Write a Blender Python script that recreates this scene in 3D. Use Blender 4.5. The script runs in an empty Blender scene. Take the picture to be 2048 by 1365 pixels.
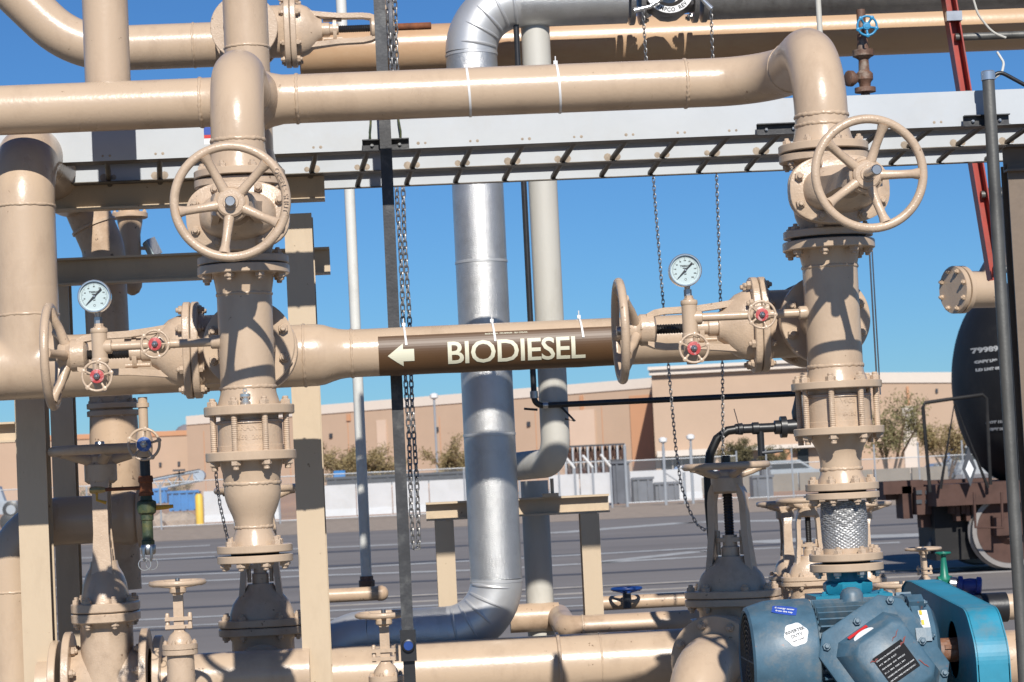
import bpy, bmesh, math, random
from mathutils import Vector, Matrix, Quaternion
random.seed(7)
R = math.radians
scene = bpy.context.scene
COL = scene.collection

# ---------------------------------------------------------------- camera
F, CX, CY = 4600.0, 1024.0, 682.5            # focal length and centre, photo pixels (2048 x 1365)
ROLL, YAW = R(2.75), R(3.0)
PITCH = math.atan((945 - 682.5) / F)
CAM = Vector((-math.sin(YAW) * 7.89, -7.89, 1.5))
fw = Vector((math.sin(YAW) * math.cos(PITCH), math.cos(YAW) * math.cos(PITCH), math.sin(PITCH)))
r0 = Vector((math.cos(YAW), -math.sin(YAW), 0))
u0 = r0.cross(fw)
rt = r0 * math.cos(ROLL) - u0 * math.sin(ROLL)
up = u0 * math.cos(ROLL) + r0 * math.sin(ROLL)
cd = bpy.data.cameras.new('camera')
cam = bpy.data.objects.new('camera', cd)
COL.objects.link(cam)
cd.sensor_width = 36.0
cd.lens = F / 2048 * 36
cd.clip_start, cd.clip_end = 0.1, 6000
cd.dof.use_dof = True
cd.dof.focus_distance = 7.3
cd.dof.aperture_fstop = 13
cam.matrix_world = Matrix((
    (rt.x, up.x, -fw.x, CAM.x), (rt.y, up.y, -fw.y, CAM.y), (rt.z, up.z, -fw.z, CAM.z), (0, 0, 0, 1)))
scene.camera = cam

# ---------------------------------------------------------------- sky, sun, exposure
SUN_EL, SUN_AZ = R(35), R(7.0)               # sun behind the photographer, a little to the right
world = bpy.data.worlds.new('World')
scene.world = world
world.use_nodes = True
nt = world.node_tree
sky = nt.nodes.new('ShaderNodeTexSky')
sky.sky_type = 'NISHITA'
sky.sun_disc = False
sky.sun_elevation = SUN_EL
# direction to the sun in the plant's axes
sdir = (-(fw * math.cos(SUN_AZ)) + r0 * math.sin(SUN_AZ)); sdir.z = 0; sdir.normalize()
sdir = sdir * math.cos(SUN_EL) + Vector((0, 0, math.sin(SUN_EL)))
sky.sun_rotation = math.atan2(sdir.x, sdir.y)
sky.altitude = 600
sky.air_density = 1.0
sky.dust_density = 0.0
sky.ozone_density = 4.0
bg = nt.nodes['Background']
bg.inputs[1].default_value = 0.066
tint = nt.nodes.new('ShaderNodeMix'); tint.data_type = 'RGBA'; tint.blend_type = 'MULTIPLY'
tint.inputs[0].default_value = 1.0
tint.inputs[7].default_value = (0.44, 0.76, 1.10, 1)      # the camera's saturated rendering of a clear desert sky
nt.links.new(sky.outputs[0], tint.inputs[6])
nt.links.new(tint.outputs[2], bg.inputs[0])
sl = bpy.data.lights.new('sun', 'SUN')
sl.energy = 4.8
sl.angle = R(0.55)
sl.color = (1.0, 0.955, 0.88)
sun = bpy.data.objects.new('sun', sl)
COL.objects.link(sun)
sun.rotation_euler = sdir.to_track_quat('Z', 'Y').to_euler()
scene.view_settings.view_transform = 'Standard'
scene.view_settings.look = 'None'
scene.view_settings.exposure = 0.18
scene.view_settings.gamma = 1.0
scene.render.engine = 'CYCLES'

# ---------------------------------------------------------------- photo pixel -> place helpers
def W(px, py, Y):
    d = fw + rt * ((px - CX) / F) + up * ((CY - py) / F)
    return CAM + d * ((Y - CAM.y) / d.y)
def S(px, py, Y):                             # pixels per metre there
    return F / ((W(px, py, Y) - CAM).dot(fw))
def zat(x, Y, py):                            # height on the vertical line (x, Y) seen at row py
    v0 = Vector((x, Y, 0)) - CAM
    k = Vector((0, 0, 1)); a = CY - py
    return (F * v0.dot(up) - a * v0.dot(fw)) / (a * k.dot(fw) - F * k.dot(up))
def xat(px, Y, z):                            # x on the level line (Y, z) seen at column px
    v0 = Vector((0, Y, z)) - CAM
    k = Vector((1, 0, 0)); a = px - CX
    return (F * v0.dot(rt) - a * v0.dot(fw)) / (a * k.dot(fw) - F * k.dot(rt))

# ---------------------------------------------------------------- materials
MATS = {}
def mat(name, col, rough=0.5, metal=0.0, var=0.08, vscale=3.0, bump=0.0, bscale=200.0, coat=0.0,
        dirt=None, dirt_amt=0.0, dirt_scale=4.0, rvar=0.0, stretch=(1, 1, 1), spec=0.5, bdist=0.002, fleck=None, fleck_scale=70.0, fleck_at=0.70):
    m = bpy.data.materials.new(name); m.use_nodes = True
    n, l = m.node_tree.nodes, m.node_tree.links
    b = n['Principled BSDF']
    b.inputs['Roughness'].default_value = rough
    b.inputs['Metallic'].default_value = metal
    b.inputs['Specular IOR Level'].default_value = spec
    if coat: b.inputs['Coat Weight'].default_value = coat; b.inputs['Coat Roughness'].default_value = 0.08
    tc = n.new('ShaderNodeTexCoord')
    mp = n.new('ShaderNodeMapping'); mp.inputs['Scale'].default_value = stretch
    l.new(tc.outputs['Object'], mp.inputs[0])
    nz = n.new('ShaderNodeTexNoise'); nz.inputs['Scale'].default_value = vscale
    nz.inputs['Detail'].default_value = 6; nz.inputs['Roughness'].default_value = 0.6
    l.new(mp.outputs[0], nz.inputs['Vector'])
    rp = n.new('ShaderNodeValToRGB')
    c = Vector(col[:3])
    rp.color_ramp.elements[0].position = 0.3; rp.color_ramp.elements[1].position = 0.7
    rp.color_ramp.elements[0].color = (*(c * (1 - var)), 1); rp.color_ramp.elements[1].color = (*(c * (1 + var)), 1)
    l.new(nz.outputs['Fac'], rp.inputs[0])
    out = rp.outputs[0]
    if dirt:
        n2 = n.new('ShaderNodeTexNoise'); n2.inputs['Scale'].default_value = dirt_scale
        n2.inputs['Detail'].default_value = 8; n2.inputs['Roughness'].default_value = 0.7
        l.new(mp.outputs[0], n2.inputs['Vector'])
        r2 = n.new('ShaderNodeValToRGB')
        r2.color_ramp.elements[0].position = 0.5; r2.color_ramp.elements[1].position = 0.75
        r2.color_ramp.elements[1].color = (dirt_amt,) * 3 + (1,)
        l.new(n2.outputs['Fac'], r2.inputs[0])
        mx = n.new('ShaderNodeMix'); mx.data_type = 'RGBA'
        l.new(r2.outputs[0], mx.inputs[0]); l.new(out, mx.inputs[6]); mx.inputs[7].default_value = (*dirt, 1)
        out = mx.outputs[2]
    if fleck:                                  # small chips and specks
        n4 = n.new('ShaderNodeTexNoise'); n4.inputs['Scale'].default_value = fleck_scale
        n4.inputs['Detail'].default_value = 4; n4.inputs['Roughness'].default_value = 0.55
        l.new(tc.outputs['Object'], n4.inputs['Vector'])
        r4 = n.new('ShaderNodeValToRGB'); r4.color_ramp.elements[0].position = fleck_at; r4.color_ramp.elements[1].position = fleck_at + 0.03
        r4.color_ramp.elements[1].color = (.8, .8, .8, 1)
        l.new(n4.outputs['Fac'], r4.inputs[0])
        m4 = n.new('ShaderNodeMix'); m4.data_type = 'RGBA'
        l.new(r4.outputs[0], m4.inputs[0]); l.new(out, m4.inputs[6]); m4.inputs[7].default_value = (*fleck, 1)
        out = m4.outputs[2]
    l.new(out, b.inputs['Base Color'])
    if rvar:
        mr = n.new('ShaderNodeMapRange')
        mr.inputs[3].default_value = max(0.02, rough - rvar); mr.inputs[4].default_value = min(1, rough + rvar)
        l.new(nz.outputs['Fac'], mr.inputs[0]); l.new(mr.outputs[0], b.inputs['Roughness'])
    if bump:
        n3 = n.new('ShaderNodeTexNoise'); n3.inputs['Scale'].default_value = bscale; n3.inputs['Detail'].default_value = 3
        l.new(tc.outputs['Object'], n3.inputs['Vector'])
        bp = n.new('ShaderNodeBump'); bp.inputs['Strength'].default_value = bump; bp.inputs['Distance'].default_value = bdist
        l.new(n3.outputs['Fac'], bp.inputs['Height']); l.new(bp.outputs[0], b.inputs['Normal'])
    MATS[name] = m
    return m
TAN = (0.50, 0.376, 0.266)
mat('tan_paint', TAN, 0.29, var=0.035, vscale=4, bump=0.28, bscale=75, dirt=(0.24, 0.16, 0.11), dirt_amt=0.36, dirt_scale=7, rvar=0.09, stretch=(1, 1, .45), fleck=(0.16, 0.10, 0.06), fleck_scale=34, fleck_at=.715)
mat('tan_cast', (0.50, 0.376, 0.270), 0.31, var=0.05, vscale=9, bump=0.55, bscale=160, dirt=(0.22, 0.15, 0.10), dirt_amt=0.45, dirt_scale=14, rvar=0.1, fleck=(0.14, 0.085, 0.05), fleck_scale=45, fleck_at=.69)
mat('tan_old', (0.50, 0.36, 0.245), 0.38, var=0.06, vscale=5, bump=0.3, bscale=90, dirt=(0.20, 0.12, 0.07), dirt_amt=0.6, dirt_scale=7, rvar=0.1, fleck=(0.10, 0.06, 0.04), fleck_scale=40, fleck_at=.66)
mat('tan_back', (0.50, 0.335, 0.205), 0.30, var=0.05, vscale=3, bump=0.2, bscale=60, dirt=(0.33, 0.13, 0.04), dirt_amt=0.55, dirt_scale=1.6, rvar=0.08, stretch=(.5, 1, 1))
mat('beige_steel', (0.53, 0.42, 0.295), 0.42, var=0.04, vscale=3, bump=0.15, bscale=60, dirt=(0.25, 0.18, 0.12), dirt_amt=0.35, dirt_scale=6, stretch=(1, 1, .35), fleck=(0.2, 0.12, 0.07), fleck_scale=40, fleck_at=.70)
mat('brown_steel', (0.17, 0.125, 0.09), 0.5, var=0.12, vscale=6, bump=0.2, bscale=60, dirt=(0.06, 0.045, 0.035), dirt_amt=0.5, dirt_scale=6)
mat('jacket', (0.60, 0.60, 0.595), 0.38, metal=0.82, var=0.06, vscale=12, bump=0.9, bscale=310, dirt=(0.30, 0.29, 0.28), dirt_amt=0.4, dirt_scale=9, rvar=0.06, bdist=0.0020)
mat('jacket_smooth', (0.60, 0.60, 0.60), 0.45, metal=0.62, var=0.05, vscale=9, bump=0.2, bscale=40, dirt=(0.34, 0.34, 0.33), dirt_amt=0.3, dirt_scale=9)
mat('galv_old', (0.34, 0.335, 0.33), 0.42, metal=0.8, var=0.18, vscale=18, bump=0.5, bscale=120, dirt=(0.16, 0.14, 0.12), dirt_amt=0.7, dirt_scale=10, stretch=(1, 1, .3))
mat('grey_pipe', (0.50, 0.48, 0.43), 0.55, var=0.06, vscale=6, bump=0.2, bscale=70, dirt=(0.27, 0.23, 0.17), dirt_amt=0.5, dirt_scale=5, stretch=(1, 1, .3))
mat('white_pipe', (0.62, 0.62, 0.59), 0.5, var=0.04, vscale=6, dirt=(0.3, 0.28, 0.25), dirt_amt=0.35, dirt_scale=8)
mat('black_pipe', (0.018, 0.018, 0.02), 0.38, var=0.2, vscale=12, bump=0.2, bscale=80)
mat('strut', (0.045, 0.046, 0.05), 0.5, metal=0.3, var=0.3, vscale=14, bump=0.3, bscale=100, dirt=(0.16, 0.16, 0.15), dirt_amt=0.6, dirt_scale=14)
mat('strut_zinc', (0.13, 0.128, 0.12), 0.5, metal=0.5, var=0.25, vscale=14, bump=0.3, bscale=100, dirt=(0.05, 0.05, 0.05), dirt_amt=0.8, dirt_scale=5, stretch=(1, 1, .4))
mat('tray', (0.43, 0.455, 0.48), 0.55, metal=0.15, var=0.05, vscale=5, bump=0.1, bscale=40, dirt=(0.40, 0.38, 0.35), dirt_amt=0.35, dirt_scale=4, rvar=0.08)
mat('tray_shaded', (0.13, 0.11, 0.09), 0.5, metal=0.4, var=0.3, vscale=20, dirt=(0.05, 0.045, 0.04), dirt_amt=0.6, dirt_scale=12)  # tray metal with the shade of lips and rungs put into its colour
mat('rust', (0.17, 0.055, 0.02), 0.8, var=0.4, vscale=25, bump=0.6, bscale=150)
mat('rust_spot', (0.33, 0.27, 0.21), 0.8, var=0.3, vscale=40)
mat('brown_cast', (0.14, 0.075, 0.05), 0.6, var=0.35, vscale=20, bump=0.5, bscale=120, dirt=(0.38, 0.34, 0.28), dirt_amt=0.8, dirt_scale=16)
mat('chrome', (0.66, 0.66, 0.65), 0.2, metal=0.8, var=0.02)
mat('steel', (0.42, 0.42, 0.42), 0.32, metal=1.0, var=0.12, vscale=30)
mat('braid_wire', (0.40, 0.40, 0.40), 0.5, metal=0.6, var=0.15, vscale=60)
mat('tank_print', (0.42, 0.42, 0.41), 0.8, var=0.25, vscale=30)
mat('chain', (0.30, 0.29, 0.28), 0.42, metal=0.85, var=0.3, vscale=40)
mat('chain_dark', (0.035, 0.035, 0.035), 0.45, metal=0.3, var=0.3, vscale=40)
mat('thread', (0.016, 0.015, 0.015), 0.3, var=0.2)
mat('gasket', (0.012, 0.011, 0.011), 0.7)
mat('dial', (0.43, 0.52, 0.53), 0.45, var=0.01)
mat('ink', (0.012, 0.012, 0.014), 0.5)
mat('red_plate', (0.42, 0.05, 0.05), 0.4, var=0.2, vscale=60, dirt=(0.6, 0.55, 0.52), dirt_amt=1.0, dirt_scale=55)
mat('blue_plate', (0.03, 0.10, 0.34), 0.4, var=0.2, vscale=60, dirt=(0.55, 0.58, 0.62), dirt_amt=0.9, dirt_scale=55)
mat('sign_brown', (0.095, 0.048, 0.020), 0.46, var=0.08, vscale=8, bump=0.1, bscale=30)
mat('sign_cream', (0.70, 0.68, 0.53), 0.6, var=0.02)
mat('tie_white', (0.70, 0.70, 0.70), 0.4, var=0.03)
mat('motor_blue', (0.055, 0.115, 0.165), 0.45, var=0.22, vscale=14, bump=0.18, bscale=90, dirt=(0.17, 0.18, 0.18), dirt_amt=0.85, dirt_scale=16, rvar=0.1, fleck=(0.20, 0.10, 0.09), fleck_scale=38, fleck_at=.69)
mat('motor_dark', (0.012, 0.017, 0.022), 0.5, var=0.2)
mat('teal_pump', (0.015, 0.20, 0.30), 0.4, var=0.1, vscale=12, bump=0.3, bscale=90)
mat('guard_blue', (0.025, 0.23, 0.34), 0.48, var=0.16, vscale=7, bump=0.2, bscale=50, dirt=(0.13, 0.20, 0.23), dirt_amt=0.9, dirt_scale=9)
mat('shaft_rust', (0.20, 0.09, 0.05), 0.6, var=0.3, vscale=50, dirt=(0.35, 0.32, 0.30), dirt_amt=0.6, dirt_scale=40)
mat('paper_white', (0.72, 0.74, 0.75), 0.5, var=0.03, vscale=20)
mat('sticker_blue', (0.03, 0.08, 0.38), 0.4)
mat('sticker_yellow', (0.65, 0.48, 0.06), 0.45)
mat('sticker_red', (0.55, 0.03, 0.03), 0.45)
mat('red_chalk', (0.24, 0.075, 0.07), 0.8, var=0.2, vscale=60)
mat('nameplate', (0.018, 0.018, 0.02), 0.85, spec=0.1)
mat('red_ladder', (0.36, 0.055, 0.04), 0.45, var=0.15, vscale=10, dirt=(0.2, 0.14, 0.12), dirt_amt=0.5, dirt_scale=8)
mat('cyan_wheel', (0.02, 0.22, 0.42), 0.4, var=0.1)
mat('blue_valve', (0.03, 0.05, 0.24), 0.4, var=0.15, vscale=20)
mat('deep_blue', (0.01, 0.045, 0.20), 0.4, var=0.15, vscale=20)
mat('green_valve', (0.01, 0.16, 0.11), 0.4, var=0.1)
mat('green_old', (0.035, 0.055, 0.03), 0.55, var=0.4, vscale=40, bump=0.5, bscale=160, dirt=(0.20, 0.18, 0.05), dirt_amt=0.7, dirt_scale=30)
mat('yellow_handle', (0.55, 0.28, 0.02), 0.5, var=0.15, vscale=30)
mat('brass', (0.36, 0.27, 0.12), 0.4, metal=0.7, var=0.25, vscale=40)
mat('rubber', (0.008, 0.008, 0.008), 0.4)
mat('rail_black', (0.016, 0.0155, 0.016), 0.62, spec=0.25, var=0.2, vscale=2, dirt=(0.05, 0.045, 0.04), dirt_amt=0.5, dirt_scale=2)
mat('rail_brown', (0.078, 0.038, 0.028), 0.8, var=0.3, vscale=5, dirt=(0.05, 0.035, 0.03), dirt_amt=0.7, dirt_scale=5)
mat('wheel_steel', (0.27, 0.25, 0.235), 0.5, metal=0.5, var=0.15, vscale=5)
mat('white_paint', (0.75, 0.75, 0.74), 0.5, var=0.03)
mat('yellow_paint', (0.70, 0.45, 0.02), 0.5, var=0.06)
mat('skip_blue', (0.02, 0.16, 0.42), 0.5, var=0.15, vscale=2)
mat('barrier', (0.50, 0.51, 0.52), 0.7, var=0.05, vscale=1.5, dirt=(0.4, 0.4, 0.38), dirt_amt=0.5, dirt_scale=1)
mat('concrete', (0.20, 0.18, 0.15), 0.85, var=0.1, vscale=2)
mat('stucco', (0.45, 0.325, 0.235), 0.9, var=0.03, vscale=.6, bump=0.2, bscale=6)
mat('stucco_orange', (0.50, 0.265, 0.15), 0.9, var=0.03, vscale=.6)
mat('stucco_pale', (0.58, 0.44, 0.34), 0.9, var=0.03, vscale=.6)
mat('parapet', (0.62, 0.55, 0.48), 0.85, var=0.02)
mat('dark_glass', (0.02, 0.024, 0.028), 0.15)
mat('fence_zinc', (0.42, 0.44, 0.46), 0.45, metal=0.5, var=0.08)
mat('dark_metal', (0.045, 0.05, 0.06), 0.5, var=0.2)
mat('crate_grey', (0.10, 0.11, 0.13), 0.7, var=0.3, vscale=1)
mat('car_red', (0.42, 0.02, 0.02), 0.25, coat=0.6)
mat('car_silver', (0.45, 0.48, 0.50), 0.25, metal=0.4, coat=0.6)
mat('car_white', (0.68, 0.69, 0.70), 0.3, coat=0.6)
mat('bark', (0.13, 0.085, 0.05), 0.9, var=0.2, vscale=8)
mat('leaf_green', (0.17, 0.155, 0.065), 0.7, var=0.35, vscale=2)
mat('leaf_dry', (0.24, 0.185, 0.085), 0.7, var=0.35, vscale=2)
mat('leaf_dark', (0.13, 0.11, 0.05), 0.7, var=0.35, vscale=2)
mat('conveyor', (0.36, 0.40, 0.44), 0.45, metal=0.4, var=0.1)
mat('line_paint', (0.42, 0.42, 0.41), 0.8, var=0.12, vscale=1.2, dirt=(0.08, 0.08, 0.08), dirt_amt=0.7, dirt_scale=3)
mat('tar', (0.085, 0.077, 0.075), 0.6, var=0.1)
mat('gravel', (0.34, 0.27, 0.21), 0.95, var=0.22, vscale=3.5, bump=0.8, bscale=7, bdist=0.05, dirt=(0.2, 0.17, 0.14), dirt_amt=0.6, dirt_scale=1.3)
mat('asphalt', (0.200, 0.180, 0.168), 0.85, var=0.12, vscale=.35, bump=0.4, bscale=25, bdist=0.01, dirt=(0.14, 0.127, 0.122), dirt_amt=0.8, dirt_scale=.22, stretch=(.25, 1, 1))
mat('earth', (0.36, 0.20, 0.12), 0.95, var=0.2, vscale=.3, bump=0.5, bscale=2, bdist=0.1, dirt=(0.25, 0.2, 0.12), dirt_amt=0.6, dirt_scale=.2)
mat('rock_hill', (0.20, 0.18, 0.19), 0.95, var=0.2, vscale=.02)

# ---------------------------------------------------------------- mesh builder
def basis(axis):
    a = Vector(axis).normalized()
    t = Vector((0, 0, 1)) if abs(a.z) < 0.9 else Vector((0, 1, 0))
    x = t.cross(a).normalized(); y = a.cross(x)
    return x, y, a
class G:
    def __init__(s): s.v, s.f = [], []
    def add(s, vs, fs):
        o = len(s.v); s.v += [Vector(p) for p in vs]; s.f += [tuple(i + o for i in f) for f in fs]; return s
    def rings(s, rings, cap=True, closed=False):
        n = len(rings[0]); o = len(s.v)
        for r in rings: s.v += r
        m = len(rings)
        for i in range(m if closed else m - 1):
            a, b = o + i * n, o + ((i + 1) % m) * n
            for j in range(n):
                k = (j + 1) % n
                s.f.append((a + j, a + k, b + k, b + j))
        if cap and not closed:
            s.f.append(tuple(o + j for j in range(n))[::-1]); s.f.append(tuple(o + (m - 1) * n + j for j in range(n)))
        return s
    def lathe(s, c, axis, prof, n=40, cap=True, el=1.0, ph=0.0):  # prof: (t along axis, radius); el squashes one side
        x, y, a = basis(axis); c = Vector(c)
        return s.rings([[c + a * t + (x * math.cos(q) + y * (math.sin(q) * el)) * r for q in [ph + 2 * math.pi * j / n for j in range(n)]] for t, r in prof], cap)
    def cyl(s, a, b, r, n=24, r2=None):
        a, b = Vector(a), Vector(b); L = (b - a).length
        return s.lathe(a, b - a, [(0, r), (L, r if r2 is None else r2)], n)
    def disc(s, c, axis, r, th, n=40, ch=0.1):   # flange plate with eased edges, centred on c
        h, k = th / 2, th * ch
        return s.lathe(c, axis, [(-h, r - k), (-h + k, r), (h - k, r), (h, r - k)], n)
    def tube(s, pts, r, n=16, cap=True, closed=False):
        pts = [Vector(p) for p in pts]; m = len(pts)
        rr = r if isinstance(r, (list, tuple)) else [r] * m
        tg = []
        for i in range(m):
            if closed: d = pts[(i + 1) % m] - pts[i - 1]
            else: d = pts[min(i + 1, m - 1)] - pts[max(i - 1, 0)]
            tg.append(d.normalized())
        x, y, _ = basis(tg[0]); rs = []
        for i in range(m):
            if i:
                q = tg[i - 1].rotation_difference(tg[i]); x = (q @ x).normalized()
            x = (x - tg[i] * x.dot(tg[i])).normalized(); y = tg[i].cross(x)
            rs.append([pts[i] + (x * math.cos(t) + y * math.sin(t)) * rr[i] for t in [2 * math.pi * j / n for j in range(n)]])
        return s.rings(rs, cap, closed)
    def torus(s, c, axis, Rr, r, n=48, m=12, el=1.0):
        x, y, a = basis(axis); c = Vector(c)
        rs = []
        for i in range(n):
            t = 2 * math.pi * i / n; d = x * math.cos(t) + y * math.sin(t)
            rs.append([c + d * Rr + (d * math.cos(u) + a * (math.sin(u) * el)) * r for u in [2 * math.pi * j / m for j in range(m)]])
        return s.rings(rs, closed=True)
    def box(s, c, size, M=None):
        c = Vector(c); h = Vector(size) / 2
        vs = [Vector((x * h.x, y * h.y, z * h.z)) for x in (-1, 1) for y in (-1, 1) for z in (-1, 1)]
        if M is not None: vs = [M @ v for v in vs]
        return s.add([c + v for v in vs], [(0, 1, 3, 2), (4, 6, 7, 5), (0, 4, 5, 1), (2, 3, 7, 6), (0, 2, 6, 4), (1, 5, 7, 3)])
    def bar(s, a, b, w, d, roll=0.0):            # rectangular bar a->b
        a, b = Vector(a), Vector(b); x, y, t = basis(b - a)
        if roll: q = Quaternion(t, roll); x, y = q @ x, q @ y
        r = [[p + x * (i * w / 2) + y * (j * d / 2) for i, j in ((-1, -1), (1, -1), (1, 1), (-1, 1))] for p in (a, b)]
        return s.rings(r)
    def prism(s, poly, o, ax, ay, az, th):       # 2-D polygon on (ax, ay), thickness th along az, from o
        o, ax, ay, az = Vector(o), Vector(ax), Vector(ay), Vector(az)
        r = [[o + ax * p + ay * q + az * t for p, q in poly] for t in (0, th)]
        return s.rings(r)
    def xf(s, M): s.v = [M @ v for v in s.v]; return s
    def build(s, name, material, parent=None, sharp=38, kind=None, label=None, weld=False):
        me = bpy.data.meshes.new(name)
        me.from_pydata([tuple(v) for v in s.v], [], s.f)
        bm = bmesh.new(); bm.from_mesh(me)
        if weld: bmesh.ops.remove_doubles(bm, verts=bm.verts, dist=1e-5)
        bmesh.ops.recalc_face_normals(bm, faces=bm.faces); bm.to_mesh(me); bm.free()
        me.materials.append(MATS[material])
        me.shade_smooth(); me.set_sharp_from_angle(angle=R(sharp))
        return link(name, me, parent, kind, label)
def link(name, me, parent=None, kind=None, label=None):
    o = bpy.data.objects.new(name, me); COL.objects.link(o)
    if parent is not None:
        root = parent; T = Vector((0, 0, 0))
        o.parent = parent
        o.matrix_parent_inverse = Matrix.Translation(-Vector(parent.get('_w', (0, 0, 0))))
    if kind: o['kind'] = kind
    if label: o['label'] = label
    return o
def thing(name, label, cat, loc=(0, 0, 0), group=None):
    o = bpy.data.objects.new(name, None); COL.objects.link(o)
    o.empty_display_size = 0.1
    o.location = loc; o['_w'] = tuple(loc)
    o['label'] = label; o['category'] = cat
    if group: o['group'] = group
    return o
def tag(o, label, cat, group=None):
    o['label'] = label; o['category'] = cat
    if group: o['group'] = group
    return o
def struct(o): o['kind'] = 'structure'; return o
def bend(pts, Rs, seg=10):                       # polyline with its inner corners rounded to radius R
    pts = [Vector(p) for p in pts]; out = [pts[0]]
    if not isinstance(Rs, (list, tuple)): Rs = [Rs] * (len(pts) - 2)
    for i in range(1, len(pts) - 1):
        p, a, b = pts[i], pts[i - 1] - pts[i], pts[i + 1] - pts[i]
        la, lb = a.length, b.length; a.normalize(); b.normalize()
        ang = math.acos(max(-1, min(1, a.dot(b)))); t = Rs[i - 1] / math.tan(ang / 2)
        t = min(t, la * .98, lb * .98); rr = t * math.tan(ang / 2)
        c = p + (a + b).normalized() * (rr / math.sin(ang / 2))
        p0, p1 = p + a * t, p + b * t; v0, v1 = p0 - c, p1 - c
        tot = math.pi - ang; axs = v0.cross(v1).normalized()
        for k in range(seg + 1): out.append(c + Quaternion(axs, tot * k / seg) @ v0)
    out.append(pts[-1])
    return out
# shared little meshes -------------------------------------------------------
SHARED = {}
def shared(key, fn, material):
    k = (key, material)
    if k not in SHARED:
        g = fn(); me = bpy.data.meshes.new(key)
        me.from_pydata([tuple(v) for v in g.v], [], g.f); me.materials.append(MATS[material])
        bm = bmesh.new(); bm.from_mesh(me); bmesh.ops.recalc_face_normals(bm, faces=bm.faces); bm.to_mesh(me); bm.free()
        me.shade_smooth(); me.set_sharp_from_angle(angle=R(35)); SHARED[k] = me
    return SHARED[k]
def _bolt():
    g = G(); g.lathe((0, 0, 0), (0, 0, 1), [(0, 1), (.75, 1), (.9, .86)], 6)
    g.lathe((0, 0, .9), (0, 0, 1), [(-.1, .56), (.45, .56), (.6, .42)], 10); return g
def place(name, me, parent, c, axis, s, spin=0.0, sz=None):
    o = link(name, me, parent)
    x, y, a = basis(axis)
    q = Quaternion(a, spin); x, y = q @ x, q @ y
    sz = sz or s
    o.matrix_basis = Matrix(((x.x * s, y.x * s, a.x * sz, c[0]), (x.y * s, y.y * s, a.y * sz, c[1]), (x.z * s, y.z * s, a.z * sz, c[2]), (0, 0, 0, 1)))
    return o
def bolt(parent, c, axis, s, material='tan_cast', spin=None):
    return place('bolt', shared('bolt', _bolt, material), parent, Vector(c), axis, s, random.uniform(0, 1) if spin is None else spin)
def bolt_ring(parent, c, axis, rad, n, s, ph=0.0, material='tan_cast', only=None):
    x, y, a = basis(axis); c = Vector(c)
    for i in range(n):
        t = ph + 2 * math.pi * i / n; d = x * math.cos(t) + y * math.sin(t)
        if only and not only(d): continue
        bolt(parent, c + d * rad, a, s, material)
def bead(parent, c, axis, r, w=0.006, material='tan_paint'):   # weld bead: lumpy ring
    g = G(); x, y, a = basis(axis); c = Vector(c); n = 90; rs = []
    for i in range(n):
        t = 2 * math.pi * i / n; d = x * math.cos(t) + y * math.sin(t)
        ww = w * random.uniform(.75, 1.25); sh = random.uniform(-.25, .25) * w
        rs.append([c + a * sh + d * r + (d * (math.cos(u) * .62) + a * math.sin(u)) * ww for u in [2 * math.pi * j / 8 for j in range(8)]])
    g.rings(rs, closed=True); return g.build('weld_bead', material, parent, 60)
def text_geo(txt, size, extrude=0.0, offset=0.0, align='LEFT', space=1.0):
    cu = bpy.data.curves.new('t', 'FONT'); cu.body = txt; cu.size = size; cu.extrude = extrude; cu.offset = offset
    cu.align_x = align; cu.resolution_u = 3; cu.space_character = space
    o = bpy.data.objects.new('t', cu); COL.objects.link(o)
    dg = bpy.context.evaluated_depsgraph_get(); me = bpy.data.meshes.new_from_object(o.evaluated_get(dg))
    vs = [v.co.copy() for v in me.vertices]; fs = [tuple(p.vertices) for p in me.polygons]
    bpy.data.objects.remove(o); bpy.data.curves.remove(cu); bpy.data.meshes.remove(me)
    return vs, fs
def text_on(name, parent, txt, size, o, ax, ay, az, material, offset=0.0, extrude=0.0, align='CENTER', label=None, space=1.0):
    vs, fs = text_geo(txt, size, extrude, offset, align, space)
    o, ax, ay, az = Vector(o), Vector(ax), Vector(ay), Vector(az)
    g = G(); g.add([o + ax * v.x + ay * v.y + az * v.z for v in vs], fs)
    return g.build(name, material, parent, 30, label=label)
def wrap_text(name, parent, txt, size, c, axis, zero, rad, material, offset=0.0, extrude=0.0005, align='CENTER', space=1.0, cuts=8, xs=1.0):
    """lettering wrapped on a cylinder: runs along `axis`, `zero` points to the middle of the text height"""
    vs, fs = text_geo(txt, size, extrude, offset, align, space)
    bm = bmesh.new(); bv = [bm.verts.new(v) for v in vs]
    for f in fs:
        try: bm.faces.new([bv[i] for i in f])
        except ValueError: pass
    y0, y1 = min(v.y for v in vs), max(v.y for v in vs)
    for k in range(1, cuts):
        bmesh.ops.bisect_plane(bm, geom=bm.verts[:] + bm.edges[:] + bm.faces[:], plane_co=(0, y0 + (y1 - y0) * k / cuts, 0), plane_no=(0, 1, 0))
    c, a, zd = Vector(c), Vector(axis).normalized(), Vector(zero).normalized()
    u = a.cross(zd).normalized() * -1
    if u.z < 0: u = -u
    ym = (y0 + y1) / 2; bm.verts.index_update()
    g = G(); P = []
    for v in bm.verts:
        t = (v.co.y - ym) / rad; d = zd * math.cos(t) + u * math.sin(t)
        P.append(c + a * (v.co.x * xs) + d * (rad + v.co.z))
    g.add(P, [tuple(v.index for v in f.verts) for f in bm.faces]); bm.free()
    return g.build(name, material, parent, 30)
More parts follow.
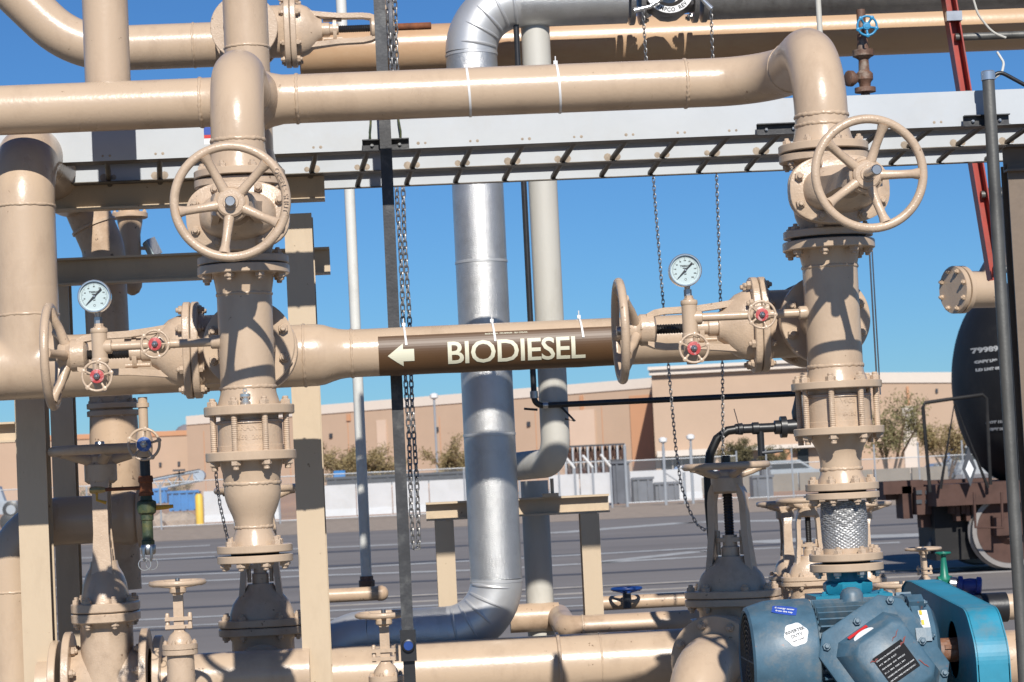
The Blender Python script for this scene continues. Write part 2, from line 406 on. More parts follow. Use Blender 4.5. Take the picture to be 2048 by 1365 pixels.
# ================================================================ component builders
def frame(o, xf, zs, s=1.0):
    x = Vector(xf).normalized(); z = Vector(zs).normalized(); x = (x - z * x.dot(z)).normalized(); y = z.cross(x); o = Vector(o)
    return Matrix(((x.x * s, y.x * s, z.x * s, o.x), (x.y * s, y.y * s, z.y * s, o.y), (x.z * s, y.z * s, z.z * s, o.z), (0, 0, 0, 1)))
def oval(rx, ry, z, n=40, p=2.0):
    out = []
    for j in range(n):
        t = 2 * math.pi * j / n; c, s_ = math.cos(t), math.sin(t)
        out.append(Vector((math.copysign(abs(c) ** (2 / p), c) * rx, math.copysign(abs(s_) ** (2 / p), s_) * ry, z)))
    return out
def handwheel(root, c, axis, Rw, rr, n=5, ph=0.0, ref=(0, 0, 1), hub=0.034, dish=0.03, m='tan_cast', hub_m=None, sub=True, spoke_r=None, nut=True, knobs=0, flat=1.0):
    c, a = Vector(c), Vector(axis).normalized()
    x = Vector(ref); x = (x - a * x.dot(a)).normalized(); y = x.cross(a)   # clockwise seen from the front
    g = G(); g.torus(c, a, Rw - rr, rr, 64, 12, flat)
    if knobs:
        for k in range(knobs):
            t = ph + 2 * math.pi * k / knobs; d = x * math.cos(t) + y * math.sin(t)
            g.lathe(c + d * (Rw - rr) - a * rr * 1.2, a, [(0, rr * .8), (rr * .5, rr * 1.75), (rr * 1.9, rr * 1.75), (rr * 2.4, rr * .8)], 10)
    rim = g.build('handwheel', m, root)
    hc = c - a * dish
    sr = spoke_r or rr * 1.1
    for k in range(n):
        t = ph + 2 * math.pi * k / n; d = x * math.cos(t) + y * math.sin(t)
        p0, p1 = hc + d * hub * .6, c + d * (Rw - rr * 1.6) - a * rr * .2
        mid = p0.lerp(p1, .55) + a * dish * -.12
        G().tube([p0, p0.lerp(mid, .5), mid, mid.lerp(p1, .6), p1], [sr * 1.15, sr * .98, sr * .88, sr * .9, sr * 1.25], 10).build('spoke', m, rim)
    g = G(); w = max(.02, dish * 1.1)
    g.lathe(hc - a * w * .6, a, [(0, hub * .8), (w * .25, hub), (w * .95, hub), (w * 1.1, hub * .86), (w * 1.12, hub * .55), (w * 1.22, hub * .5)], 28)
    h = g.build('hub', hub_m or m, rim)
    return rim, h
def thread(root, p, q, r, pitch, m='thread', n=16):
    p, q = Vector(p), Vector(q); L = (q - p).length; k = max(3, int(L / pitch)); pr = []
    for i in range(k): pr += [((i + .05) * L / k, r * .86), ((i + .5) * L / k, r)]
    pr.append((L, r * .86))
    return G().lathe(p, q - p, pr, n).build('stem', m, root, 20)
def gate_valve(root, M, wheel=.175, wr=.0135, ph=0.0, ref=(0, 0, 1), stem_out=.02, ends=(1, 1), end_bolts=8, m='tan_cast', nb=8, wheel_z=.60, dish=.035, stem_m='steel', hubr=.043, lower=True, yw=.055, spokes=5):
    s = M.to_scale().x
    X = lambda x, y, z: M @ Vector((x, y, z))
    D = lambda x, y, z: (M.to_3x3() @ Vector((x, y, z))).normalized()
    g = G(); g.lathe((-.133, 0, 0), (1, 0, 0), [(0, .088), (.03, .088), (.07, .102), (.133, .11), (.196, .102), (.236, .088), (.266, .088)], 36)
    g.rings([oval(.082, .112, z, 40, 2.4) for z in (0, .05, .10, .15)] + [oval(.09, .13, .168, 40, 2.4)])
    g.xf(M).build('valve_body', m, root)
    for sgn, e in zip((-1, 1), ends):
        if not e: continue
        G().disc((sgn * .121, 0, 0), (1, 0, 0), .142, .024).xf(M).build('end_flange', m, root)
        if end_bolts: bolt_ring(root, X(sgn * .108, 0, 0), D(-sgn, 0, 0), .120 * s, end_bolts, .0135 * s, math.pi / end_bolts, m)
    for z0 in (.166, .1925):
        g = G(); g.rings([oval(.103, .153, z0, 44, 2.6), oval(.106, .157, z0 + .003, 44, 2.6), oval(.106, .157, z0 + .021, 44, 2.6), oval(.103, .153, z0 + .024, 44, 2.6)])
        g.xf(M).build('bonnet_flange', m, root)
    G().rings([oval(.098, .148, .1895, 40, 2.6), oval(.098, .148, .193, 40, 2.6)]).xf(M).build('gasket', 'gasket', root)
    for i in range(nb):
        t = 2 * math.pi * (i + .5) / nb; c_, s_ = math.cos(t), math.sin(t)
        px, py = math.copysign(abs(c_) ** (2 / 2.6), c_) * .088, math.copysign(abs(s_) ** (2 / 2.6), s_) * .137
        bolt(root, X(px, py, .2165), D(0, 0, 1), .0145 * s, m)
        if lower: bolt(root, X(px, py, .166), D(0, 0, -1), .0135 * s, m)
    g = G(); g.rings([oval(.075, .118, .21, 40, 2.4), oval(.073, .114, .235, 40, 2.3), oval(.068, .102, .265, 40, 2.2), oval(.058, .080, .29, 40, 2.1), oval(.046, .056, .308, 40), oval(.042, .046, .325, 40)])
    g.xf(M).build('bonnet', m, root)
    g = G()
    for sg in (-1, 1):
        g.rings([[Vector((x, sg * (yc + dy), z)) for x, dy in ((-w, -.010), (w, -.010), (w * .985, .011), (-w * .985, .011))] for z, yc, w in ((.27, yw + .014, .036), (.32, yw + .008, .03), (.40, yw, .024), (.50, yw - .002, .024), (.535, yw - .008, .03), (.56, yw - .02, .034))])
    g.xf(M).build('yoke', m, root)
    G().lathe((0, 0, .53), (0, 0, 1), [(0, .040), (.008, .052), (.05, .052), (.056, .046), (wheel_z - .548, .040)], 28).xf(M).build('yoke_sleeve', m, root)
    g = G(); g.lathe((0, 0, .31), (0, 0, 1), [(0, .030), (.045, .030), (.05, .024), (.085, .024)], 20)
    g.rings([oval(.022, .05, z, 24) for z in (.372, .387)])
    for sg in (-1, 1): g.cyl((0, sg * .040, .33), (0, sg * .040, .41), .0075, 10)
    g.xf(M).build('gland', m, root)
    thread(root, X(0, 0, .39), X(0, 0, wheel_z), .0165 * s, .009 * s)
    G().lathe((0, 0, wheel_z - .03), (0, 0, 1), [(0, .0155), (.05 + stem_out, .0155), (.053 + stem_out, .013)], 20).xf(M).build('stem_end', stem_m, root)
    handwheel(root, X(0, 0, wheel_z + .02), D(0, 0, 1), wheel * s, wr * s, spokes, ph, ref, hubr * s, dish * s, m)
def flange_pair(root, x, Y, ya, yb, rpx, k, m='tan_paint'):   # one horizontal flange plate between two photo rows
    za, zb_ = zat(x, Y, ya), zat(x, Y, yb)
    return G().disc((x, Y, (za + zb_) / 2), (0, 0, 1), rpx / k, abs(za - zb_), 56).build('flange', m, root)
def vlathe(root, name, x, Y, prof, k, m='tan_paint', n=48):
    return G().lathe((x, Y, 0), (0, 0, 1), [(zat(x, Y, y), r / k) for y, r in prof], n).build(name, m, root)

# ================================================================ NEAR PIPING
YS, YH, YB = -0.70, 0.0, 0.20
xL, xR = W(490, 620, YS).x, W(1666, 650, YS).x
kL, kR = S(490, 620, YS), S(1666, 650, YS)
zh, zb = W(1030, 181, YH).z, W(955, 696, YB).z
rp, rs = 0.0845, 0.0845
def rz(x, Y): return lambda y: zat(x, Y, y)

# ---- upper header with its tee, branch and two drops
hd = thing('header_pipe', 'long glossy tan header pipe crossing the top with rounded drops at both ends', 'pipe', (0, 0, zh))
xl0 = W(-260, 230, YH).x
G().cyl((xl0, 0, zh), (xL - .165, 0, zh), rp, 48).build('pipe', 'tan_paint', hd)
G().cyl((xL + .165, 0, zh), (xR - .33, 0, zh), rp, 48).build('pipe', 'tan_paint', hd)
g = G(); g.lathe((xL - .165, 0, zh), (1, 0, 0), [(0, rp), (.05, rp * 1.01), (.085, rp * 1.10), (.11, rp * 1.22), (.165, rp * 1.26), (.22, rp * 1.22), (.245, rp * 1.10), (.28, rp * 1.01), (.33, rp)], 48)
g.lathe((xL, 0, zh), (0, -1, 0), [(0, rp * 1.3), (.075, rp * 1.26), (.12, rp * 1.1), (.165, rs)], 48)
g.build('tee', 'tan_paint', hd, 60)
for x in (xL - .165, xL + .165): bead(hd, (x, 0, zh), (1, 0, 0), rp)
zl = rz(xL, YS); zr = rz(xR, YS)
G().tube(bend([(xL, -.15, zh), (xL, YS, zh), (xL, YS, zl(283))], .229, 16), rs, 48).build('elbow', 'tan_paint', hd)
bead(hd, (xL, YS, zl(283)), (0, 0, 1), rs)
vlathe(hd, 'weld_neck', xL, YS, [(283, rs * kL), (300, rs * kL), (325, 60), (345, 66)], kL)
flange_pair(hd, xL, YS, 343, 358, 91, kL)
G().tube(bend([(xR - .34, 0, zh), (xR, 0, zh), (xR, YS, zh), (xR, YS, zr(232))], .24, 16), rs, 48).build('elbow', 'tan_paint', hd)
bead(hd, (xR - .335, 0, zh), (1, 0, 0), rp)
bead(hd, (xR, -.24, zh), (0, 1, 0), rs)
bead(hd, (xR, YS, zr(233)), (0, 0, 1), rs); bead(hd, (xR, YS, zr(252)), (0, 0, 1), rs)
vlathe(hd, 'weld_neck', xR, YS, [(232, rs * kR), (256, rs * kR), (275, 58), (292, 64)], kR)
flange_pair(hd, xR, YS, 290, 306, 90, kR)
bolt_ring(hd, (xL, YS, zl(343)), (0, 0, 1), .122, 8, .014, .4)
bolt_ring(hd, (xR, YS, zr(290)), (0, 0, 1), .122, 8, .014, .2)
xb = W(213, 90, .165).x
G().cyl((xb, .165, zh - .02), (xb, .165, zat(xb, 0, -260)), .0795, 44).build('branch_pipe', 'tan_paint', hd)

# ---- two gate valves with the wheel towards the camera
for nm, x, yc, k, ph, so, lab in (
        ('gate_valve', xL, 445, kL, R(-27), .012, 'tan gate valve whose handwheel faces the camera, left of the two, short stem end'),
        ('gate_valve', xR, 393, kR, R(20), .095, 'tan gate valve whose handwheel faces the camera, right one, long bare stem')):
    z = zat(x, YS, yc)
    t = thing(nm, lab, 'valve', (x, YS, z), 'gate valves high on the two front stacks')
    yaw = R(0.5) if x == xL else R(3.0)
    gate_valve(t, frame((x, YS, z), (0, 0, 1), (math.sin(yaw), -math.cos(yaw), 0)) @ Matrix.Diagonal((1, 1, .87, 1)), ph=ph, stem_out=so, end_bolts=8)
    # raised OPEN - SHUT lettering on the rim
    c = Vector((x, YS, z)) + Vector((math.sin(yaw), -math.cos(yaw), 0)) * (.62 * .87 + .0142)
    vs, fs = text_geo('OPEN - SHUT', .020, .0012, 0, 'CENTER', 1.1)
    mid = R(80) if x == xL else R(-82)
    ps = []
    for v in vs:
        if x == xL: a = mid + v.x / .155; rr_ = .155 + v.y
        else: a = mid - v.x / .155 * -1; rr_ = .155 + v.y
        ps.append(c + Vector((math.sin(a) * rr_, -v.z - .0005, math.cos(a) * rr_)))
    G().add(ps, fs).build('rim_lettering', 'tan_cast', t, 30)

# ---- spools under those valves
def spool(x, k, rows, lab):
    f0, f1, w1, w2, br, e1 = rows
    t = thing('pipe_spool', lab, 'pipe', (x, YS, zat(x, YS, e1)), 'spools between gate and check valves')
    flange_pair(t, x, YS, f0, f1, 92, k)
    G().disc((x, YS, zat(x, YS, f0 - 2.5)), (0, 0, 1), .118, .012).build('gasket', 'gasket', t)
    bolt_ring(t, (x, YS, zat(x, YS, f1)), (0, 0, -1), .122, 8, .016, .3, 'tan_cast')
    vlathe(t, 'neck', x, YS, [(f1 - 4, 62), (f1 + 6, 60), (w1 - 6, 55.5), (w1, 55)], k)
    vlathe(t, 'pipe', x, YS, [(w1, 55), (w2, 55)], k)
    bead(t, (x, YS, zat(x, YS, w1)), (0, 0, 1), 55 / k, .005); bead(t, (x, YS, zat(x, YS, w2)), (0, 0, 1), 55 / k, .006)
    vlathe(t, 'cone', x, YS, [(w2, 55), (w2 + 12, 56), (e1 - 14, 61), (e1 - 2, 64)], k)
    g = G(); g.cyl((x, YS, zb), (x, -.585, zb), .086, 40); g.build('branch_pipe', 'tan_paint', t)
    G().disc((x, -.572, zb), (0, 1, 0), .145, .026, 56).build('flange', 'tan_paint', t)
    bolt_ring(t, (x, -.586, zb), (0, -1, 0), .120, 8, .0165, .39)
    return t
spL = spool(xL, kL, (533, 551, 590, 776, 690, 818), 'tan pipe spool with wheel shadow above the left check valve')
spR = spool(xR, kR, (483, 501, 535, 733, 640, 772), 'tan pipe spool with wheel shadow above the right check valve')

# ---- wafer check valves held between flanges by long studs
def check_valve(x, k, ya, yb, th, words, lab, sc=1.0):
    t = thing('check_valve', lab, 'valve', (x, YS, zat(x, YS, yb)), 'stud bolted check valves')
    flange_pair(t, x, YS, ya, ya + th, 90 * sc, k); flange_pair(t, x, YS, yb - th, yb, 90 * sc, k)
    vlathe(t, 'valve_body', x, YS, [(ya + th - 2, 58 * sc), (ya + th + 9, 58 * sc), (ya + th + 11, 67 * sc), (ya + th + 16, 68 * sc), (ya + th + 17, 64.5 * sc), (yb - th - 12, 64.5 * sc), (yb - th - 11, 66 * sc), (yb - th + 2, 66 * sc)], k, 'tan_cast')
    for i in range(8):
        a = 2 * math.pi * (i + .5) / 8 + .06; px, py = x + math.cos(a) * .122 * sc, YS + math.sin(a) * .122 * sc
        z0, z1 = zat(x, YS, ya - 15), zat(x, YS, yb + 18)
        thread(t, (px, py, z1), (px, py, z0), .0098 * sc, .006, 'tan_cast', 12).name = 'stud'
        bolt(t, (px, py, zat(x, YS, ya)), (0, 0, 1), .0165 * sc); bolt(t, (px, py, zat(x, YS, yb)), (0, 0, -1), .0165 * sc)
    zc = (zat(x, YS, ya + th + 17) + zat(x, YS, yb - th - 12)) / 2
    for j, (wd, dz, sz, dx) in enumerate(words):
        vs, fs = text_geo(wd, sz, .0016, .0006, 'CENTER', 1.05); rr_ = 64.5 * sc / k
        G().add([Vector((x + math.sin((v.x + dx) / rr_) * (rr_ + v.z), YS - math.cos((v.x + dx) / rr_) * (rr_ + v.z), zc + dz + v.y)) for v in vs], fs).build('cast_lettering', 'tan_cast', t, 30)
    return t
check_valve(xL, kL, 812, 922, 19, (('CRANE', .012, .026, .0), ('4659  200', -.016, .020, .0)), 'tan check valve between studs on left stack with raised lettering')
ckR = check_valve(xR, kR, 764, 870, 15, (('WCB', .018, .020, .015), ('6-150', -.022, .018, .018)), 'tan check valve between studs on right stack above braided hose')
for dz in (.004, -.008): pass

# ---- below the check valves
t = thing('reducer_spool', 'tan bulging reducer ending in a bolted blind flange, bottom of left stack', 'pipe', (xL, YS, zl(1125)))
vlathe(t, 'cone', xL, YS, [(921, 66), (930, 62), (945, 58), (967, 56)], kL)
bead(t, (xL, YS, zl(967)), (0, 0, 1), 56 / kL, .006)
vlathe(t, 'reducer', xL, YS, [(967, 56), (985, 56.5), (1000, 54), (1015, 49), (1030, 42.5), (1042, 38.5), (1054, 37)], kL)
bead(t, (xL, YS, zl(1054)), (0, 0, 1), 37.5 / kL, .005)
vlathe(t, 'neck', xL, YS, [(1054, 37), (1064, 38), (1080, 45), (1092, 48)], kL)
flange_pair(t, xL, YS, 1090, 1105, 75, kL); flange_pair(t, xL, YS, 1110, 1125, 75, kL)
G().disc((xL, YS, zl(1107.5)), (0, 0, 1), .075, .012).build('gasket', 'gasket', t)
bolt_ring(t, (xL, YS, zl(1090)), (0, 0, 1), .099, 4, .0165, .8); bolt_ring(t, (xL, YS, zl(1125)), (0, 0, -1), .099, 8, .0150, .4)
# small camlock plug on the left cone
c = Vector((xL - .004, YS - .088, zl(803)))
t = thing('camlock_plug', 'small polished metal plug with a ring on the left stack cone', 'plug', c)
G().lathe(c + Vector((0, -.012, -.019)), (0, 0, 1), [(0, .014), (.004, .0165), (.014, .0165), (.019, .011), (.024, .011), (.030, .0165), (.038, .0165), (.041, .012)], 24).build('plug_body', 'chrome', t)
G().torus(c + Vector((0, -.012, .029)), (0, 1, 0), .006, .0014, 20, 6).build('ring', 'chrome', t)

t = thing('reducer_spool', 'tan tapered spool over the braided hose, right stack', 'pipe', (xR, YS, zr(985)))
vlathe(t, 'cone', xR, YS, [(869, 66), (878, 58), (893, 49), (908, 43), (925, 41), (938, 41)], kR)
bead(t, (xR, YS, zr(938)), (0, 0, 1), 41 / kR, .0055)
vlathe(t, 'neck', xR, YS, [(938, 41), (948, 42), (958, 47), (968, 49)], kR)
flange_pair(t, xR, YS, 966, 981, 73, kR)
bolt_ring(t, (xR, YS, zr(966)), (0, 0, 1), .097, 8, .0150, .25)

t = thing('flexible_connector', 'silver braided metal hose between tan flanges above blue pump', 'hose', (xR, YS, zr(1142)))
flange_pair(t, xR, YS, 985, 998, 73, kR)
G().disc((xR, YS, zr(983)), (0, 0, 1), .075, .012).build('gasket', 'gasket', t)
bolt_ring(t, (xR, YS, zr(998)), (0, 0, -1), .097, 8, .013, .5)
# braid: interlaced strands
rb, z0, z1 = 42.5 / kR, zr(1098), zr(1003)
G().lathe((xR, YS, 0), (0, 0, 1), [(z0, rb - .003), (z1, rb - .003)], 40).build('hose_core', 'braid_wire', t)
g = G(); ns = 26; turns = .55
for sg in (1, -1):
    for i in range(ns):
        a0 = 2 * math.pi * (i + (.5 if sg < 0 else 0)) / ns; m_ = 28; rows_ = []
        for q in range(m_ + 1):
            f = q / m_; a = a0 + sg * turns * 2 * math.pi * f
            lift = .0022 * math.sin(f * turns * 2 * ns * math.pi + i * math.pi) * sg
            bul = rb + .004 * math.sin(math.pi * f) + lift
            zz = z0 + (z1 - z0) * f; da = .118
            rows_.append([Vector((xR + math.cos(a + e * da) * (bul + h), YS + math.sin(a + e * da) * (bul + h), zz)) for e, h in ((-1, -.0005), (-.45, .0014), (0, .0018), (.45, .0014), (1, -.0005))])
        o = len(g.v)
        for r_ in rows_: g.v += r_
        for q in range(m_):
            for j in range(4): g.f.append((o + q * 5 + j, o + q * 5 + j + 1, o + q * 5 + 6 + j, o + q * 5 + 5 + j))
g.build('braid', 'braid_wire', t, 50)
vlathe(t, 'collar', xR, YS, [(1096, 46), (1110, 47)], kR)
flange_pair(t, xR, YS, 1106, 1121, 73, kR); flange_pair(t, xR, YS, 1126, 1142, 73, kR)
G().disc((xR, YS, zr(1123.5)), (0, 0, 1), .075, .012).build('gasket', 'gasket', t)
bolt_ring(t, (xR, YS, zr(1106)), (0, 0, 1), .097, 8, .0145, .35); bolt_ring(t, (xR, YS, zr(1142)), (0, 0, -1), .097, 8, .013, .5, 'steel')

# ---- main line: big elbow, thick pipe, reducer, biodiesel pipe
ml = thing('product_pipe', 'tan pipe carrying the brown marker, from big left tee through reducer to the right', 'pipe', (0, YB, zb))
xv = W(47, 420, YB).x; r8 = .1095
G().tube(bend([(xv, 1.4, zh - .10), (xv, YB, zh - .10), (xv, YB, zb)], .24, 14), r8, 48).build('elbow', 'tan_paint', ml)
te = G().cyl((xv, YB, zb - .02), (xv, YB, zb + .30), r8 + .0012, 48).cyl((xv - .30, YB, zb), (xv + .30, YB, zb), r8 + .0012, 48).build('tee', 'tan_paint', ml, 180)
md = te.modifiers.new('blend', 'REMESH'); md.mode = 'VOXEL'; md.voxel_size = .008; md.use_smooth_shade = True
md = te.modifiers.new('soften', 'SMOOTH'); md.factor = .5; md.iterations = 26
G().cyl((xv - .9, YB, zb), (xv + .5, YB, zb), r8, 48).build('pipe', 'tan_paint', ml)
bead(ml, (xv, YB, zat(xv, YB, 415)), (0, 0, 1), r8, .005); bead(ml, (xv, YB, zat(xv, YB, 632)), (0, 0, 1), r8, .005)
x1, x2 = xat(609, YB, zb), xat(704, YB, zb)
G().cyl((xv + .5, YB, zb), (x1, YB, zb), r8, 48).build('pipe', 'tan_paint', ml)
bead(ml, (x1, YB, zb), (1, 0, 0), r8, .005)
Lr = x2 - x1
G().lathe((x1, YB, zb), (1, 0, 0), [(0, r8), (Lr * .25, r8 * .995), (Lr * .42, r8 * .96), (Lr * .58, .096), (Lr * .74, .0885), (Lr * .88, .0855), (Lr, rp)], 48).build('reducer', 'tan_paint', ml)
bead(ml, (x2, YB, zb), (1, 0, 0), rp, .005)
G().tube(bend([(x2, YB, zb), (xR, YB, zb), (xR, -.28, zb)], .229, 12), rp, 48).build('pipe', 'tan_paint', ml)
g = G(); g.cyl((xL, YB, zb), (xL, -.28, zb), .088, 40); g.build('branch_pipe', 'tan_paint', ml)
for x in (xL, xR): G().disc((x, -.262, zb), (0, 1, 0), .142, .026, 48).build('flange', 'tan_paint', ml)
# ---- horizontal-stem gate valves behind the stacks
for x, lab, ph in ((xL, 'tan gate valve lying on its side behind left stack, wheel edge-on beside big tee', .3), (xR, 'tan gate valve lying sideways behind right stack, wheel edge-on beside the marker', .9)):
    t = thing('gate_valve', lab, 'valve', (x, -.41, zb), 'gate valves lying on their sides')
    gate_valve(t, frame((x, -.41, zb), (0, 1, 0), (-1, 0, 0)), ph=ph, stem_out=.01, wheel_z=.625, dish=.05, stem_m='steel', wr=.0145, yw=.06)

# ---- pressure gauges with their needle valves
def small_wheel(root, c, Rw, hub_m, ph=0.0, m='tan_cast', plate=True):
    c = Vector(c); a = Vector((0, -1, 0))
    handwheel(root, c, a, Rw, Rw * .085, 5, ph, (0, 0, 1), Rw * .34, Rw * .22, m, spoke_r=Rw * .085, knobs=5)
    if plate:
        g = G(); g.lathe(c + Vector((0, Rw * .02, 0)), a, [(0, Rw * .44), (Rw * .07, Rw * .44), (Rw * .075, Rw * .42)], 28); g.build('hub_plate', hub_m, root)
        g = G(); g.lathe(c, a, [(0, Rw * .22), (Rw * .16, Rw * .22), (Rw * .2, Rw * .17)], 6); g.lathe(c, a, [(.1 * Rw, Rw * .13), (Rw * .3, Rw * .13), (Rw * .36, Rw * .07)], 12); g.build('nut', 'steel', root)
def gauge_set(px0, py0, px1, py1, vx, vy, tx, ty0, ty1, lx, ly, gx, gy, side):
    Y = YS - .01; k = kL
    p0, p1 = W(px0, py0, Y), W(px1, py1, Y); z = (p0.z + p1.z) / 2
    t = thing('needle_valve_assembly', 'small tan branch with two red-hubbed handwheels under the %s gauge' % side, 'valve', (p1.x, Y, z), 'gauge branches')
    g = G(); g.cyl((p0.x + .02, Y, z), (p1.x, Y, z), .0135, 20); g.build('pipe', 'tan_paint', t)
    for fx in (p0.x - .012,): G().lathe((fx - .012, Y, z), (1, 0, 0), [(0, .018), (.004, .0215), (.034, .0215), (.038, .024), (.05, .024)], 20).build('coupling', 'tan_paint', t)
    v = W(vx, vy, Y); v.z = z
    g = G(); g.lathe((v.x - .034, Y, z), (1, 0, 0), [(0, .017), (.010, .020), (.018, .026), (.034, .029), (.05, .026), (.058, .020), (.068, .017)], 20)
    g.lathe((v.x, Y, z), (0, -1, 0), [(0, .024), (.045, .022), (.047, .016), (.07, .014)], 18); g.build('valve_body', 'tan_cast', t)
    small_wheel(t, (v.x - .004, Y - .085, W(vx, vy, Y - .085).z), .0455, 'red_plate', .35)
    # tee
    a, b = W(tx, ty0, Y), W(tx, ty1, Y); x = a.x
    g = G(); g.lathe((x, Y, b.z), (0, 0, 1), [(0, .0245), (a.z - b.z, .0245)], 24)
    g.lathe((x, Y, z), (1, 0, 0), [(0, .02), (.02, .0225), (.036, .0225), (.038, .019)], 20)
    for zz in (a.z, b.z): g.lathe((x, Y, zz - .008), (0, 0, 1), [(0, .025), (.003, .027), (.013, .027), (.016, .025)], 24)
    g.build('tee', 'tan_paint', t)
    g = G(); g.lathe((x, Y, a.z), (0, 0, 1), [(0, .018), (.012, .018), (.014, .014), (.022, .014)], 6); g.build('bushing', 'tan_cast', t)
    lw = W(lx, ly, Y - .085); lzc = W(lx, ly, Y).z
    g = G(); g.lathe((x, Y, b.z), (0, 0, -1), [(0, .02), (.01, .024), (b.z - lzc - .01, .024), (b.z - lzc + .02, .026), (b.z - lzc + .035, .02), (b.z - lzc + .05, .016)], 20)
    g.lathe((x, Y, lzc), (0, -1, 0), [(0, .022), (.05, .02), (.07, .014)], 18); g.build('valve_body', 'tan_cast', t)
    small_wheel(t, lw, .0485, 'red_plate', .1)
    # gauge
    gc = W(gx, gy, Y - .02); k = S(gx, gy, Y); Rg = 33.0 / k
    t2 = thing('pressure_gauge', 'round steel pressure gauge with pale dial on the %s stack branch' % side, 'gauge', gc, 'pressure gauges')
    g = G(); g.lathe(gc + Vector((0, .022, 0)), (0, -1, 0), [(0, Rg * .9), (.004, Rg * .97), (.03, Rg * .97), (.032, Rg), (.044, Rg), (.047, Rg * .95), (.047, Rg * .89), (.040, Rg * .875), (.038, Rg * .87)], 56); g.build('case', 'chrome', t2)
    dy = gc.y - .0175
    g = G(); g.lathe((gc.x, dy + .002, gc.z), (0, -1, 0), [(0, Rg * .87), (.002, Rg * .87)], 48); g.build('dial', 'dial', t2)
    g = G()
    for i in range(51):
        a = R(-135 + 270 * i / 50); L0 = Rg * (.66 if i % 5 == 0 else .73); L1 = Rg * .80
        d = Vector((math.sin(a), 0, math.cos(a))); o = Vector((gc.x, dy - .0006, gc.z))
        g.bar(o + d * L0, o + d * L1, .0006 if i % 5 else .0011, .0004)
    g.build('scale_marks', 'ink', t2)
    g = G()
    nums = list(range(0, 201, 20)) if side == 'right' else list(range(0, 161, 20))
    for i, nme in enumerate(nums):
        a = R(-135 + 270 * i / (len(nums) - 1)); d = Vector((math.sin(a), 0, math.cos(a)))
        vs, fs = text_geo(str(nme), .0056, 0, .0002, 'CENTER'); o = Vector((gc.x, dy - .0006, gc.z - .0024)) + d * Rg * .60
        g.add([o + Vector((v.x, 0, v.y)) for v in vs], fs)
    for wd, dz, sz in (('TRERICE', .20, .0085), ('PRESSURE', .10, .0034), ('psi', -.26, .006)):
        vs, fs = text_geo(wd, sz, 0, .0003, 'CENTER'); g.add([Vector((gc.x + v.x, dy - .0006, gc.z + dz * Rg + v.y)) for v in vs], fs)
    g.torus((gc.x, dy - .0004, gc.z - Rg * .55), (0, 1, 0), .0032, .0005, 16, 4)
    g.build('dial_print', 'ink', t2)
    g = G(); d = Vector((math.sin(R(-135)), 0, math.cos(R(-135)))); n_ = Vector((d.z, 0, -d.x)); o = Vector((gc.x, dy - .004, gc.z))
    g.prism([(-Rg * .62, -.0032), (-Rg * .62, .0032), (-Rg * .2, .0016), (0, .003), (Rg * .72, .0004), (Rg * .72, -.0004), (0, -.003), (-Rg * .2, -.0016)], o, d, n_, (0, -1, 0), .0008)
    g.build('needle', 'ink', t2)
    G().lathe(o + Vector((0, .002, 0)), (0, -1, 0), [(0, .0042), (.004, .0042), (.005, .003)], 14).build('needle_hub', 'steel', t2)
    zt = a_top = W(tx, ty0, Y).z + .022
    g = G(); g.lathe((gc.x + (x - gc.x) * .8, Y, zt), (0, 0, 1), [(0, .0125), (.02, .0125), (.0205, .008), (.03, .008)], 6)
    g.lathe((gc.x + (x - gc.x) * .7, Y, zt + .02), (0, 0, 1), [(0, .008), (.012, .0105), (.024, .0105), (.03, .0145), (max(.05, gc.z - Rg - zt - .01), .0145)], 12); g.build('gauge_stem', 'steel', t2)
gauge_set(437, 685, 215, 693, 318, 688, 198, 662, 722, 194, 753, 190, 594, 'left')
gauge_set(1612, 625, 1400, 636, 1518, 630, 1378, 606, 672, 1388, 697, 1369, 542, 'right')

# ---- BIODIESEL marker wrapped round the pipe
zero = Vector((0, -math.cos(R(6)), -math.sin(R(6))))
xa, xc = xat(757, YB - .08, zb), xat(1240, YB - .08, zb)
mk = thing('pipe_marker', 'brown wrap-around pipe marker reading BIODIESEL with cream arrow', 'sign', ((xa + xc) / 2, YB - rp, zb))
g = G(); rows_ = []
for a in [R(-80 + 116 * i / 20) for i in range(21)]:
    d = Vector((0, -math.cos(a), math.sin(a)))
    rows_.append([Vector((xa + (xc - xa) * j / 12, YB, zb)) + d * (rp + .0016 + .0016 * (j % 3 == 1) * (i_ := abs(a) > 1.2)) for j in range(13)])
for i in range(20):
    o = len(g.v); g.v += rows_[i] + rows_[i + 1]
    g.f += [(o + j, o + j + 1, o + 14 + j, o + 13 + j) for j in range(12)]
bm = None
g.build('sheet', 'sign_brown', mk, 60)
rm = rp + .0026
xm = (xat(893, YB - .08, zb) + xat(1168, YB - .08, zb)) / 2; wid = xat(1168, YB - .08, zb) - xat(893, YB - .08, zb)
vs, fs = text_geo('BIODIESEL', .105, .0004, .0014, 'CENTER', .93); tw = max(v.x for v in vs) - min(v.x for v in vs)
th_ = max(v.y for v in vs) - min(v.y for v in vs)
zr2 = Vector((0, -math.cos(R(13)), -math.sin(R(13))))
wrap_text('lettering', mk, 'BIODIESEL', .105 * (48.5 / 580) / th_, (xm, YB, zb), (1, 0, 0), zr2, rm, 'sign_cream', .0014, .0004, 'CENTER', .93, 8, wid / tw * th_ / (48.5 / 580))
